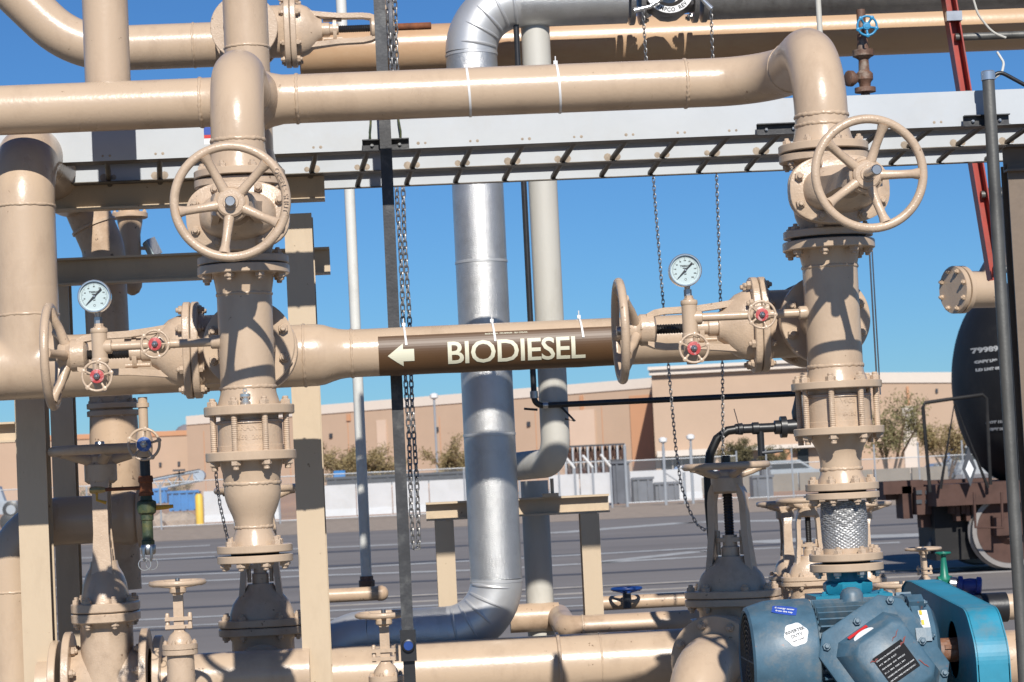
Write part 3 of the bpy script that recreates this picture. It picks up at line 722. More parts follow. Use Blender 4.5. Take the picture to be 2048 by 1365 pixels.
# arrow, wrapped as strips
g = G(); xa1, xa2, xa3 = xat(775, YB - .08, zb), xat(806, YB - .08, zb), xat(828, YB - .08, zb)
def wrap(px_, v): 
    t_ = v / rm; u_ = Vector((0, -math.sin(R(13)), math.cos(R(13)))); d = zr2 * math.cos(t_) + u_ * math.sin(t_); return Vector((px_, YB, zb)) + d * (rm + .0003)
hh, sh = 24 / 580, 12.5 / 580; N = 10
for i in range(N):
    for side_ in (1,):
        va, vb = -hh + 2 * hh * i / N, -hh + 2 * hh * (i + 1) / N
        la, lb = xa1 + (xa2 - xa1) * abs(va) / hh, xa1 + (xa2 - xa1) * abs(vb) / hh
        g.add([wrap(la, va), wrap(xa2, va), wrap(xa2, vb), wrap(lb, vb)], [(0, 1, 2, 3)])
        va, vb = -sh + 2 * sh * i / N, -sh + 2 * sh * (i + 1) / N
        g.add([wrap(xa2, va), wrap(xa3, va), wrap(xa3, vb), wrap(xa2, vb)], [(0, 1, 2, 3)])
g.build('arrow', 'sign_cream', mk, 60)
vs, fs = text_geo('MADE IN USA   PIPE MARKER   SELF COILING', .0075, 0, .0001, 'CENTER')
u_ = Vector((0, math.sin(R(28)), math.cos(R(28))))
g = G(); g.add([Vector((xm - .03 + v.x, YB, zb)) + Vector((0, -math.cos(R(28)), math.sin(R(28)))) * (rm + .0002) + u_ * v.y for v in vs], fs); g.build('small_print', 'sign_cream', mk)

# ---- cable ties
def tie(px, Y, z, rad, w, a0, a1, lab, lean=0.004):
    x = xat(px, Y - rad, z); g = G(); rows_ = []
    n = 40
    for i in range(n + 1):
        a = R(a0 + (a1 - a0) * i / n); d = Vector((0, -math.cos(a), math.sin(a)))
        c = Vector((x + lean * math.sin(a) * -1, Y, z)) + d * rad
        rows_.append([c + Vector((-w / 2, 0, 0)), c + Vector((w / 2, 0, 0)), c + Vector((w / 2, 0, 0)) + d * .0018, c + Vector((-w / 2, 0, 0)) + d * .0018])
    t = thing('cable_tie', lab, 'cable tie', (x, Y, z), 'white cable ties')
    g.rings(rows_); g.build('strap', 'tie_white', t)
    e = R(a1); d = Vector((0, -math.cos(e), math.sin(e))); c = Vector((x - lean * math.sin(e), Y, z)) + d * (rad + .005)
    g = G(); g.box(c, (w * 1.7, .012, .012)); g.cyl(c, c + Vector((0, -.004, .022)), .0022, 8); g.build('tie_head', 'tie_white', t)
tie(938, YH, zh, rp + .001, .008, -250, 95, 'white cable tie round the header above the silver pipe')
tie(1119, YH, zh, rp + .001, .008, -250, 88, 'white cable tie with upright tail round the header, right of the silver pipe')
for px, lab in ((814, 'white cable tie over the marker near its arrow'), (992, 'white cable tie over the marker above its middle letters'), (1168, 'white cable tie over the marker at its last letter')):
    tie(px, YB, zb, rp + .0035, .007, 10, 88, lab, .007)
# ================================================================ STEEL FRAME
def ibeam(root, a, b, d, w, tf, tw, face, m='beige_steel', name='beam'):
    """H section from a to b; `face` = direction the flange faces; d depth along face, w flange width"""
    a, b = Vector(a), Vector(b); t = (b - a).normalized(); f = Vector(face); f = (f - t * f.dot(t)).normalized(); s = t.cross(f)
    for nm, off in (('flange_plate', d / 2 - tf / 2), ('flange_plate', -d / 2 + tf / 2)):
        g = G(); g.rings([[p + f * (off + i * tf / 2) + s * (j * w / 2) for i, j in ((-1, -1), (1, -1), (1, 1), (-1, 1))] for p in (a, b)]); g.build(nm, m, root)
    g = G(); g.rings([[p + f * (i * (d / 2 - tf * .9)) + s * (j * tw / 2) for i, j in ((-1, -1), (1, -1), (1, 1), (-1, 1))] for p in (a, b)]); g.build('web', m, root)
def column(px, py, Y, ytop, w, d, lab, m='beige_steel', z0=0.0, grp='steel columns of the pipe rack'):
    p = W(px, py, Y); zt = zat(p.x, Y, ytop)
    t = thing('steel_column', lab, 'column', (p.x, Y, z0), grp)
    ibeam(t, (p.x, Y, z0), (p.x, Y, zt), d, w, .009, .007, (0, -1, 0), m)
    G().box((p.x, Y, z0 + .01), (w + .08, d + .08, .02)).build('base_plate', m, t)
    return t
def lbeam(pxa, pya, pxb, Y, d, w, lab, m='beige_steel', face=(0, -1, 0)):
    p = W(pxa, pya, Y); xb_ = xat(pxb, Y, p.z)
    t = thing('steel_beam', lab, 'beam', (p.x, Y, p.z - d / 2), 'steel beams of the pipe rack')
    return t, p, xb_
def channel(root, a, b, d, w, th, m):   # C section running along x, web towards the camera, flanges pointing to it
    a, b = Vector(a), Vector(b)
    for nm, oy, oz, sy, sz in (('web', 0, 0, th, d), ('top_flange', -w / 2, d / 2 - th / 2, w, th), ('bottom_flange', -w / 2, -d / 2 + th / 2, w, th)):
        c = (a + b) / 2 + Vector((0, oy - (th / 2 if nm != 'web' else 0), oz)); G().box(c, ((b - a).length, sy, sz)).build(nm, m, root)
YC = .87
column(617, 900, YC, 432, .104, .16, 'beige steel column behind left stack, shaded by the check valve')
column(74, 1100, .86, 470, .110, .12, 'beige steel column at the left edge under the big tee')
column(133, 1000, 1.50, 520, .090, .10, 'narrow beige steel column just right of the left edge column')
t, p, xe = lbeam(60, 399, 649, YC, .108, .06, 'beige channel beam crossing behind left gate valve')
channel(t, p, (xe, YC, p.z), .112, .055, .008, 'beige_steel')
t, p, xe = lbeam(60, 549, 660, 1.2, .1, .06, 'shaded brown beam below the upper channel beam')
channel(t, p, (xe, 1.2, p.z), .106, .05, .008, 'beige_steel')
t, p, xe = lbeam(-40, 868, 34, 1.3, .08, .06, 'short beige beam at far left edge')
channel(t, p, (xe, 1.3, p.z), .08, .05, .008, 'beige_steel')

# ================================================================ PIPES BEHIND
def pipe(name, lab, pts, r, Rb, m, cat='pipe', grp=None, n=36, beads=(), part='pipe', seg=12):
    P = bend(pts, Rb, seg) if len(pts) > 2 else [Vector(p) for p in pts]
    t = thing(name, lab, cat, P[-1], grp)
    G().tube(P, r, n).build(part, m, t)
    for c, a in beads: bead(t, c, a, r, .005, m)
    return t
def disc_on(t, c, axis, r, th, m='tan_paint', nb=8, bs=.012, side=-1):
    G().disc(c, axis, r, th, 44).build('flange', m, t)
    if nb: bolt_ring(t, Vector(c) + Vector(axis).normalized() * th / 2, axis, r * .83, nb, bs, .3, m)

# riser passing behind the header tee
x = W(492, 60, .30).x
t = pipe('riser_pipe', 'tan vertical riser rising out of frame behind the header tee', [(x, .30, zat(x, .3, -120)), (x, .30, zat(x, .3, 352))], .080, .1, 'tan_paint', beads=[((x, .30, zat(x, .3, 97)), (0, 0, 1))])
vlathe(t, 'foot', x, .30, [(300, 44), (325, 50), (345, 66), (352, 66)], S(492, 300, .3))
# diagonal pipe turning down
YD = 1.42
P = [W(88, 225, YD), W(207, 497, YD)]; xd = W(222, 700, YD).x
t = pipe('diagonal_pipe', 'tan pipe slanting down from the left behind the beams then dropping vertically', [P[0], P[1], (xd, YD, zat(xd, YD, 1180))], .086, .16, 'tan_old')
zz = zat(xd, YD, 812); disc_on(t, (xd, YD, zz), (0, 0, 1), .105, .022, nb=8); disc_on(t, (xd, YD, zz - .03), (0, 0, -1), .105, .022)
G().lathe((xd, YD, 0), (0, 0, 1), [(zz - .04, .095), (zz - .18, .10), (zz - .34, .10), (zz - .40, .085)], 36).build('valve_barrel', 'tan_old', t)
d_ = (P[1] - P[0]).normalized(); disc_on(t, P[0].lerp(P[1], .84), d_, .093, .012, nb=0)
# short flanged drop with its lamp
xq = W(262, 500, 1.75).x; kq = S(262, 500, 1.75)
t = thing('drop_pipe', 'short tan flanged drop pipe below the upper beam, left of the flood light', 'pipe', (xq, 1.75, zat(xq, 1.75, 590)))
vlathe(t, 'pipe', xq, 1.75, [(370, 20), (428, 20), (430, 26), (445, 25), (470, 20), (560, 20.5), (575, 19), (586, 13), (591, 4)], kq, 'tan_old', 28)
vlathe(t, 'flange', xq, 1.75, [(426, 33), (428, 36), (436, 36), (438, 33)], kq, 'tan_old', 32)
bolt_ring(t, (xq, 1.75, zat(xq, 1.75, 426)), (0, 0, 1), .062, 6, .009, 0)
c = W(305, 496, 1.75)
t = thing('flood_light', 'small grey tilted flood light on a bracket in the blue gap at left', 'lamp', c)
g = G(); M = Matrix.Rotation(R(-24), 3, 'Y') @ Matrix.Rotation(R(30), 3, 'Z'); g.box(c, (.038, .05, .074), M); g.build('housing', 'galv_old', t)
G().box(c + M @ Vector((-.021, 0, 0)), (.006, .044, .066), M).build('lens', 'dial', t)
G().cyl((xq + .03, 1.75, c.z), c, .008, 10).build('bracket', 'tan_old', t)
# lower left elbow
YE = 1.06
a, b, c = W(300, 1034, YE), W(18, 1047, YE), W(34, 1460, YE)
b.z = a.z; c.x = b.x
t = pipe('elbow_pipe', 'tan elbow pipe at the lower left corner, mostly shaded', [a, b, c], .092, .20, 'tan_paint', beads=[((b.x, YE, zat(b.x, YE, 1184)), (0, 0, 1))])
xx = xat(245, YE, a.z)
G().lathe((xx - .05, YE, a.z), (1, 0, 0), [(0, .092), (.02, .095), (.06, .105), (.09, .108), (.12, .09)], 40).build('reducer', 'tan_paint', t)
disc_on(t, (xat(283, YE, a.z), YE, a.z), (1, 0, 0), .118, .02)

# ---- top-left sloping pipe and chain-wheel valve
a, b, c = W(-90, -130, 2.15), W(150, 104, 2.15), W(470, 88, 2.15); b.z = c.z
t = pipe('sloping_pipe', 'fat tan pipe sweeping in from the top left corner to the chain valve', [a, b, c], .098, .42, 'tan_paint', beads=[((xat(388, 2.15, c.z), 2.15, c.z), (1, 0, 0))])
d1 = (b - a).normalized(); bead(t, a.lerp(b, .48), d1, .098, .005)
vc = W(492, 66, 1.90)
t = thing('gate_valve', 'tan chain-operated gate valve at the top with long rusty stem', 'valve', vc)
gate_valve(t, frame(vc, (0, 1, 0), (1, 0, 0)), wheel=.155, wr=.016, ph=.2, stem_out=.17, m='tan_cast', stem_m='rust', wheel_z=.60, dish=.02)
G().cyl(vc + Vector((0, -.12, 0)), vc + Vector((0, .3, 0)), .09, 32).build('pipe_stub', 'tan_paint', t)
zt_ = vc.z
# chain wheel guide
wx = vc.x + .62
G().torus((wx, 1.9, zt_), (1, 0, 0), .165, .010, 48, 8).build('chain_sprocket', 'galv_old', t)
# heavy hanging chain
def _link():
    g = G(); pts = []
    for i in range(8): a_ = math.pi * i / 7; pts.append((math.cos(a_) * .0085, 0, .0085 + math.sin(a_) * .0085))
    for i in range(8): a_ = math.pi + math.pi * i / 7; pts.append((math.cos(a_) * .0085, 0, -.0085 + math.sin(a_) * .0085))
    g.tube(pts, .0034, 6, closed=True); return g
lk = shared('link', _link, 'chain')
xch = W(812, 640, 1.75).x
t = thing('chain_loop', 'heavy steel loop of chain hanging from the chain valve to below the marker', 'chain', (xch, 1.75, zat(xch, 1.75, 1100)))
for s_, dx in ((-1, -.012), (1, .012)):
    z_ = zat(xch, 1.75, -40); k_ = 0
    zend = zat(xch, 1.75, 1092)
    while z_ > zend:
        o = link('link', lk, t); sw = .0025 * math.sin(z_ * 9 + s_)
        o.matrix_basis = Matrix.Translation((xch + dx + sw, 1.75 + .004 * s_, z_)) @ Matrix.Rotation(R(35 + 90 * (k_ % 2)) + random.uniform(-.25, .25), 4, 'Z')
        z_ -= .0268; k_ += 1
for i in range(1): 
    o = link('link', lk, t); o.matrix_basis = Matrix.Translation((xch, 1.75, zend - .006)) @ Matrix.Rotation(R(90), 4, 'Y')

# ---- big back pipe along the top
YBK = 2.33
zq = W(1200, 84, YBK).z
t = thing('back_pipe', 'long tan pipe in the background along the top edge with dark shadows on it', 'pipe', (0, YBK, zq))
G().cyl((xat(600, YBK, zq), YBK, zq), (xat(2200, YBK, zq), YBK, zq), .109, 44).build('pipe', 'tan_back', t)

# ---- silver jacketed pipe
YV = 1.88; xs_ = W(968, 640, YV).x; rsv = .110
zt1, zb1 = W(1100, 2, YV).z, W(850, 1268, YV).z
xvl = xat(1252, YV, zt1)
t = thing('insulated_pipe', 'shiny silver jacketed pipe with creased elbows, standing in the middle', 'pipe', (xs_, YV, zb1))
Rb = .215
zc0, zc1 = zt1 - Rb, zb1 + Rb
G().cyl((xs_, YV, zc1), (xs_, YV, zc0), rsv, 56).build('jacket', 'jacket', t)
G().cyl((xs_ + Rb, YV, zt1), (xvl, YV, zt1), rsv, 48).build('jacket', 'jacket', t)
xe_ = xat(735, YV, zb1)
G().cyl((xs_ - Rb, YV, zb1), (xe_, YV, zb1), rsv, 48).build('jacket', 'jacket', t)
def jelbow(cx, cz, sx, sz, name='elbow'):     # quarter bend about (cx, cz); sx, sz give the quadrant
    P = [Vector((cx + sx * Rb * math.cos(q), YV, cz + sz * Rb * math.sin(q))) for q in [R(90) * i / 18 for i in range(19)]]
    e = G().tube(P, rsv + .001, 48).build(name, 'jacket_smooth', t)
    for q in (8, 27, 45, 63, 82):           # crimped creases running out from the throat
        q = R(q); o = Vector((cx + sx * Rb * math.cos(q), YV, cz + sz * Rb * math.sin(q))); d = Vector((sx * math.cos(q), 0, sz * math.sin(q)))
        pts, rr_ = [], []
        for i in range(15):
            a_ = R(24 + 92 * i / 14); f = i / 14
            pts.append(o - d * math.cos(a_) * (rsv + .001) + Vector((0, -1, 0)) * math.sin(a_) * (rsv + .001) ); rr_.append(.0015 + .0075 * math.sin(math.pi * min(1, .12 + f * .88)) ** .7 * (1 - .35 * f))
        G().tube(pts, rr_, 8).build('crease', 'jacket_smooth', t)
jelbow(xs_ + Rb, zt1 - Rb, -1, 1)
jelbow(xs_ - Rb, zb1 + Rb, 1, -1)
Rb2 = Rb
P = [Vector((xe_ - Rb * math.sin(q), YV, zb1 - Rb + Rb * math.cos(q))) for q in [R(90) * i / 16 for i in range(17)]]
G().tube(P, rsv + .001, 48).build('elbow', 'jacket_smooth', t)
for zz in (zat(xs_, YV, 111), zat(xs_, YV, 525), zat(xs_, YV, 870), zat(xs_, YV, 1163)):
    G().lathe((xs_, YV, zz - .006), (0, 0, 1), [(0, rsv), (.001, rsv + .0025), (.011, rsv + .0025), (.012, rsv)], 48).build('jacket_band', 'jacket_smooth', t)
# plug valve on it and the dull pipe beyond
xw = xat(1330, YV, zt1); 
t = thing('plug_valve', 'grey flanged plug valve with chain lever at the top edge', 'valve', (xw, YV, zt1 - .12))
for px, sg in ((1262, 1), (1282, -1), (1388, 1), (1406, -1)):
    G().disc((xat(px, YV, zt1), YV, zt1), (1, 0, 0), .118, .022, 40).build('flange', 'galv_old', t)
for px, sg in ((1288, 1), (1380, -1)): bolt_ring(t, (xat(px, YV, zt1), YV, zt1), (sg, 0, 0), .1, 8, .013, .3, 'steel')
g = G(); g.lathe((xat(1282, YV, zt1), YV, zt1), (1, 0, 0), [(0, .07), (.04, .075), (.08, .105), (.115, .11), (.15, .105), (.19, .075), (.23, .07)], 36); g.lathe((xw, YV, zt1), (0, -1, 0), [(0, .1), (.10, .095), (.13, .07), (.15, .06)], 32); g.build('valve_body', 'galv_old', t)
oq = Vector((xw, YV - .165, zt1))
g = G(); g.prism([(math.sin(R(a_)) * r_, -math.cos(R(a_)) * r_) for r_, rng in ((.105, range(-70, 71, 10)), (.078, range(70, -71, -10))) for a_ in rng], oq, (1, 0, 0), (0, 0, 1), (0, 1, 0), .012); g.build('quadrant', 'white_paint', t)
vs, fs = text_geo('DEMPCO  REV', .024, 0, .0006, 'CENTER', 1.1); ps = []
for v in vs:
    a_ = v.x / .098; rr_ = .099 - v.y; ps.append(oq + Vector((math.sin(a_) * rr_, -.001, -math.cos(a_) * rr_)))
G().add(ps, fs).build('quadrant_lettering', 'ink', t)
le = [W(1268, 22, YV - .2), W(1300, 14, YV - .2), W(1352, -22, YV - .2)]
G().tube(le, [.012, .009, .008], 10).build('lever', 'chrome', t); le2 = [W(1423, 18, YV - .2), W(1405, 0, YV - .2), W(1385, -25, YV - .2)]
G().tube(le2, [.012, .009, .008], 10).build('lever', 'chrome', t)
G().cyl(oq + Vector((0, .05, 0)), oq + Vector((0, -.04, 0)), .03, 20).build('plug_shaft', 'chrome', t)
t = pipe('dull_pipe', 'dull streaked grey metal pipe running right from the plug valve along the top', [(xat(1406, YV, zt1), YV, zt1), (xat(2200, YV, zt1), YV, zt1)], .108, .1, 'galv_old')
# ---- beige grey vertical pipe behind
x = W(1092, 500, 1.92).x; z1 = zat(x, 1.92, 925)
t = pipe('vent_pipe', 'weathered pale grey vertical pipe right of the silver pipe, elbow at its foot', [(x, 1.92, zat(x, 1.92, 30)), (x, 1.92, z1), (x - .17, 2.30, z1 - .01)], .062, .11, 'grey_pipe')
x = W(1076, 1120, 2.5).x
t = pipe('stub_pipe', 'dark shaded vertical pipe right of the silver pipe below the support beam', [(x, 2.5, zat(x, 2.5, 962)), (x, 2.5, 0)], .062, .1, 'grey_pipe')
# ---- black conduit
xk = W(1053, 480, 1.85).x; zk = zat(xk, 1.85, 812); xk2 = xat(1615, 1.85, zk)
t = pipe('conduit', 'thin black conduit dropping beside the grey pipe then running right', [(xk, 1.85, zat(xk, 1.85, -60)), (xk, 1.85, zk), (xk2, 1.85, zk)], .0125, .035, 'black_pipe', n=16)
g = G(); g.lathe((xk, 1.85, zk + .032), (0, 0, 1), [(0, .017), (.03, .017)], 14); g.build('fitting', 'steel', t)
g = G(); g.lathe((xk + .035, 1.85, zk), (1, 0, 0), [(0, .017), (.022, .017)], 14); g.build('fitting', 'steel', t)
bk = W(1150, 843, 1.85)
G().tube([(xat(1118, 1.85, zk), 1.85, zk), bk, W(1130, 838, 1.85)], .005, 8).build('bracket', 'black_pipe', t); G().tube([W(1048, 818, 1.85), W(1075, 820, 1.85)], .005, 8).build('bracket', 'black_pipe', t)
# ---- white thin pole
x = W(705, 520, 2.47).x
t = pipe('thin_pole', 'thin white pole with dark shadow bands, left of the black strut post', [(x, 2.47, zat(x, 2.47, -60)), (x, 2.47, zat(x, 2.47, 1180))], .0238, .1, 'white_pipe', n=20)
G().cyl((x, 2.47, zat(x, 2.47, 1182)), (x, 2.29, zat(x, 2.47, 1182)), .022, 14).build('nipple', 'brown_cast', t)
G().lathe((x, 2.47, zat(x, 2.47, 1175)), (0, 0, 1), [(0, .03), (.005, .036), (.03, .036), (.034, .03), (.05, .03)], 18).build('coupling', 'brown_cast', t)
a, b = W(600, 1195, 2.29), W(760, 1188, 2.29); b.z = a.z
t = pipe('low_pipe', 'short tan pipe with rounded end under the thin white pole', [a, b], .031, .1, 'tan_old', n=24)
G().lathe(b - Vector((.01, 0, 0)), (1, 0, 0), [(0, .034), (.02, .034), (.035, .028), (.045, .015), (.047, .002)], 20).build('end_cap', 'tan_old', t)
# ---- strut posts with tray clamps
def strut_post(px, py, Y, y0, y1, w, lab, m, rnd=False):
    x = W(px, py, Y).x; za, zb_ = zat(x, Y, y0), zat(x, Y, y1)
    t = thing('strut_post', lab, 'post', (x, Y, min(zb_, za)), 'posts holding the cable tray')
    if rnd: G().cyl((x, Y, zb_), (x, Y, za), w / 2, 24).build('tube', m, t)
    else: G().box((x, Y, (za + zb_) / 2), (w, w, abs(za - zb_))).build('tube', m, t)
    return t, x
YP = .36
t, xp1 = strut_post(790, 700, YP, -60, 1300, .042, 'black square strut post standing left of the silver pipe', 'strut')
zf = zat(xp1, YP, 1290)
g = G(); g.box((xp1, YP - .01, zf), (.056, .06, .11)); g.lathe((xp1, YP - .04, zf - .0), (0, -1, 0), [(0, .024), (.012, .022), (.014, .018)], 20); g.box((xp1, YP, zf - .3), (.042, .042, .6)); g.build('foot', 'black_pipe', t)
G().lathe((xp1, YP - .054, zf), (0, -1, 0), [(0, .017), (.003, .016)], 20).build('blue_cap', 'deep_blue', t)
t, xp2 = strut_post(2009, 700, YP, 150, 1420, .045, 'tall scuffed galvanised post at the right edge', 'strut_zinc', True)
zc_ = zat(xp2, YP, 150)
G().lathe((xp2, YP, zc_ - .02), (0, 0, 1), [(0, .026), (.03, .026), (.034, .022)], 20).build('cap', 'chrome', t)
# ---- cable trays
YT = (.45, .79, 1.02); zT = (W(1030, 289, YT[0]).z, W(1030, 333, YT[1]).z, W(1030, 365, YT[2]).z); ztb = zT[0]; hT = (.130, .075, .06)
xt0, xt1 = xat(-300, .45, ztb), xat(2400, .45, ztb); xm_, Lt = (xt0 + xt1) / 2, xt1 - xt0
def rail(t, y, z, h, inward, lipw):
    G().box((xm_, y, z + h / 2), (Lt, .003, h)).build('side_rail', 'tray', t)
    G().box((xm_, y + inward * (lipw / 2 + .0018), z + .0015), (Lt, lipw, .003)).build('rail_lip', 'tray_shaded', t)
    G().box((xm_, y + inward * .0168, z + h - .0015), (Lt, .03, .003)).build('rail_lip', 'tray_shaded', t)
for i, lab in ((0, 'white ladder cable tray, nearer of the two, crossing behind the header'), (1, 'dark underside ladder cable tray, farther of the two')):
    t = thing('cable_tray', lab, 'cable tray', (xm_, (YT[i] + YT[i + 1]) / 2, zT[i]), 'ladder cable trays')
    ya, yb_ = YT[i] + (.004 if i else 0), YT[i + 1] - .004
    rail(t, ya, zT[i] + (.001 if i else 0), hT[i], 1, .095 if i == 0 else .05); rail(t, yb_, zT[i + 1], hT[i + 1], -1, .028)
    x = xat(107, .45, ztb); sk = -.034 if i == 0 else -.022; dz = zT[i + 1] - zT[i]
    rung = bpy.data.meshes.new('rung'); gg = G(); gg.cyl((0, ya + .004, 0), (sk, yb_ - .004, dz), .0105, 10)
    rung.from_pydata([tuple(v) for v in gg.v], [], gg.f); rung.materials.append(MATS['tray_shaded']); rung.shade_smooth(); rung.set_sharp_from_angle(angle=R(40))
    marks = G(); x -= .034 * i
    while x < xat(2150, .45, ztb):
        o = link('rung', rung, t); o.matrix_basis = Matrix.Translation((x, 0, zT[i] + .0145))
        if i == 0:
            for dx in (-.013, .013): marks.lathe((x + dx, YT[0] - .001, ztb + .018), (0, -1, 0), [(0, random.uniform(.005, .008)), (.0012, .004)], 8)
            for dx in (-.018, .018): marks.lathe((x + sk + dx, yb_ - .0015, zT[1] + .02), (0, -1, 0), [(0, random.uniform(.010, .016)), (.0012, .008)], 8)
        x += .1905
    if i == 0: marks.build('weld_marks', 'rust_spot', t, kind='stuff')
# clamps
for xx, lab in ((xp1, 'dark strut clamp fixing the tray to the black post'), (xp2, 'dark strut clamp fixing the tray to the right edge post'), (xat(1560, .42, ztb), 'dark strut clamp partly hidden by the right elbow')):
    t = thing('strut_clamp', lab, 'clamp', (xx, .42, ztb), 'strut clamps on the tray')
    w_ = .17
    for oy, oz, sy, sz in ((0, .0, .004, .042), (-.012, .019, .024, .004), (-.012, -.019, .024, .004)):
        G().box((xx, .425 + oy, ztb + .012 + oz), (w_, sy, sz)).build('strut_channel', 'strut', t)
    for dx in (-.05, .05): bolt(t, (xx + dx, .422, ztb + .012), (0, -1, 0), .007, 'steel')
    if abs(xx - xp1) < .01:
        for dx in (-.055, .055): G().tube([(xx + dx, .43, ztb + .03), (xx + dx * 1.02, .42, ztb + .06), (xx + dx * .92, .43, ztb + .10), (xx + dx * .9, .44, ztb + .14)], .004, 8).build('ground_wire', 'green_old', t)
# rating sticker on the tray
c = W(416, 268, .445); t = thing('tray_sticker', 'small blue, red and white sticker on the tray left of the header drop', 'sticker', c)
for dz, h_, m_ in ((.014, .034, 'sticker_blue'), (-.010, .012, 'sticker_red'), (-.028, .022, 'paper_white')):
    G().box((c.x, .4495 - .0015, c.z + dz), (.03, .001, h_)).build('band', m_, t)
# ---- thin chains to the plug valve levers
def thin_chain(lab, pts, Lk=.0175, wire=.0019):
    g = G(); P = [Vector(p) for p in pts]; seg = [(P[i + 1] - P[i]).length for i in range(len(P) - 1)]; tot = sum(seg); s_ = 0; k_ = 0
    while s_ < tot:
        u, i = s_, 0
        while i < len(seg) - 1 and u > seg[i]: u -= seg[i]; i += 1
        d = (P[i + 1] - P[i]).normalized(); c = P[i] + d * u; x_, y_, _ = basis(d); q = Quaternion(d, R(30) + (R(90) if k_ % 2 else 0)); w_ = q @ x_
        pp = [c + w_ * math.cos(a_) * Lk * .34 + d * (math.sin(a_) * Lk * .34 + math.copysign(Lk * .34, math.sin(a_ + 1e-4))) for a_ in [2 * math.pi * j / 10 for j in range(10)]]
        g.tube(pp, wire, 5, closed=True); s_ += Lk * .98; k_ += 1
    o = g.build('hanging_chain', 'chain', None, 60); return tag(o, lab, 'chain', 'thin chains from the plug valve')
yv = YV - .2
xa_ = W(1268, 22, yv).x; xa2 = W(1335, 780, yv).x
thin_chain('thin chain swinging low into a slack curve by the black hose', [W(1286, 22, yv), W(1292, 118, yv), W(1309, 390, yv), W(1329, 640, yv), W(1342, 790, yv), W(1352, 900, yv), W(1362, 970, yv), W(1378, 1020, yv), W(1393, 1048, yv), W(1408, 1060, yv), W(1420, 1056, yv), W(1428, 1040, yv)])
thin_chain('thin chain from the plug valve, right one, hanging straight to the shaded handwheel', [W(1422, 18, yv), W(1428, 200, yv), W(1438, 500, yv), W(1445, 740, yv), W(1446, 940, yv), W(1447, 1000, yv)])
thin_chain('thin chain dangling beside the left reducer', [W(430, 915, .9), W(433, 960, .9), W(440, 1010, .9), W(450, 1055, .9), W(458, 1090, .9)])
# ---- support frame behind the silver pipe
YG = 2.31
p = W(852, 1024, YG); xe = xat(1217, YG, p.z)
t = thing('pipe_support', 'beige goalpost pipe support with two legs behind the silver pipe', 'support', ((p.x + xe) / 2, YG, 0))
G().box(((p.x + xe) / 2, YG, p.z), (xe - p.x, .008, .072)).build('beam_web', 'beige_steel', t)
for dz in (.036, -.036): G().box(((p.x + xe) / 2, YG - .022, p.z + dz), (xe - p.x, .05, .009)).build('beam_flange', 'beige_steel', t)
for px in (893, 1182):
    xx = xat(px, YG, p.z - .3)
    for dy in (-.05, .05): G().box((xx, YG + dy - .03, (p.z - .042) / 2), (.082, .008, p.z - .042)).build('leg', 'beige_steel', t)
    G().box((xx, YG - .03, (p.z - .042) / 2), (.008, .094, p.z - .042)).build('leg_web', 'beige_steel', t)
xg = xat(1100, YG, p.z)
g = G(); g.box((xg, YG - .045, p.z + .048), (.07, .08, .016)); g.cyl((xg + .01, YG - .05, p.z + .05), (xg + .01, YG - .05, p.z + .12), .008, 8); g.build('saddle', 'beige_steel', t)
# ---- big low pipe with clamp band
YL = 1.70; zlp = W(1000, 1338, YL).z; xa_, xb_ = xat(560, YL, zlp), xat(1400, YL, zlp)
t = thing('low_main_pipe', 'big tan pipe along the bottom with a clamp band, half in shadow', 'pipe', ((xa_ + xb_) / 2, YL, zlp))
G().cyl((xa_, YL, zlp), (xb_, YL, zlp), .127, 48).build('pipe', 'tan_paint', t)
xx = xat(1117, YL, zlp); G().torus((xx, YL, zlp), (1, 0, 0), .131, .008, 48, 10).build('clamp_band', 'tan_cast', t)
bead(t, (xat(1200, YL, zlp), YL, zlp), (1, 0, 0), .127, .004)
disc_on(t, (xat(1392, YL, zlp), YL, zlp), (1, 0, 0), .165, .026)
# pipes further back along the bottom
a = W(1020, 1238, 2.45); b = W(1118, 1234, 2.45); b.z = a.z
t = pipe('bypass_pipe', 'tan pipe with an elbow emerging right of the silver elbow', [a, b], .064, .1, 'tan_old')
a2 = W(1125, 1258, 2.0); b2 = W(1480, 1241, 2.0); b2.z = a2.z
G().tube(bend([(b.x, 2.45, a.z), (b.x, 2.0, a2.z), b2], .09, 10), .053, 30).build('elbow', 'tan_old', t)
bead(t, (xat(1165, 2.0, a2.z), 2.0, a2.z), (1, 0, 0), .053, .005)
a = W(1190, 1208, 3.0); b = W(1500, 1196, 3.0); b.z = a.z
t = pipe('drain_pipe', 'thin spattered tan pipe behind the support legs', [a, b], .034, .1, 'tan_old', n=24)
G().lathe((xat(1380, 3, a.z), 3, a.z), (1, 0, 0), [(0, .04), (.004, .05), (.03, .05), (.034, .04)], 20).build('collar', 'dark_metal', t)
c = W(1253, 1178, 2.9)
t = thing('butterfly_handle', 'deep blue handwheel seen edge-on beside the support leg', 'handwheel', c)
handwheel(t, c, (0, 0, 1), .075, .008, 4, .3, (1, 0, 0), .02, .012, 'deep_blue')
G().cyl(c, c - Vector((0, 0, .09)), .02, 14).build('stem', 'dark_metal', t)

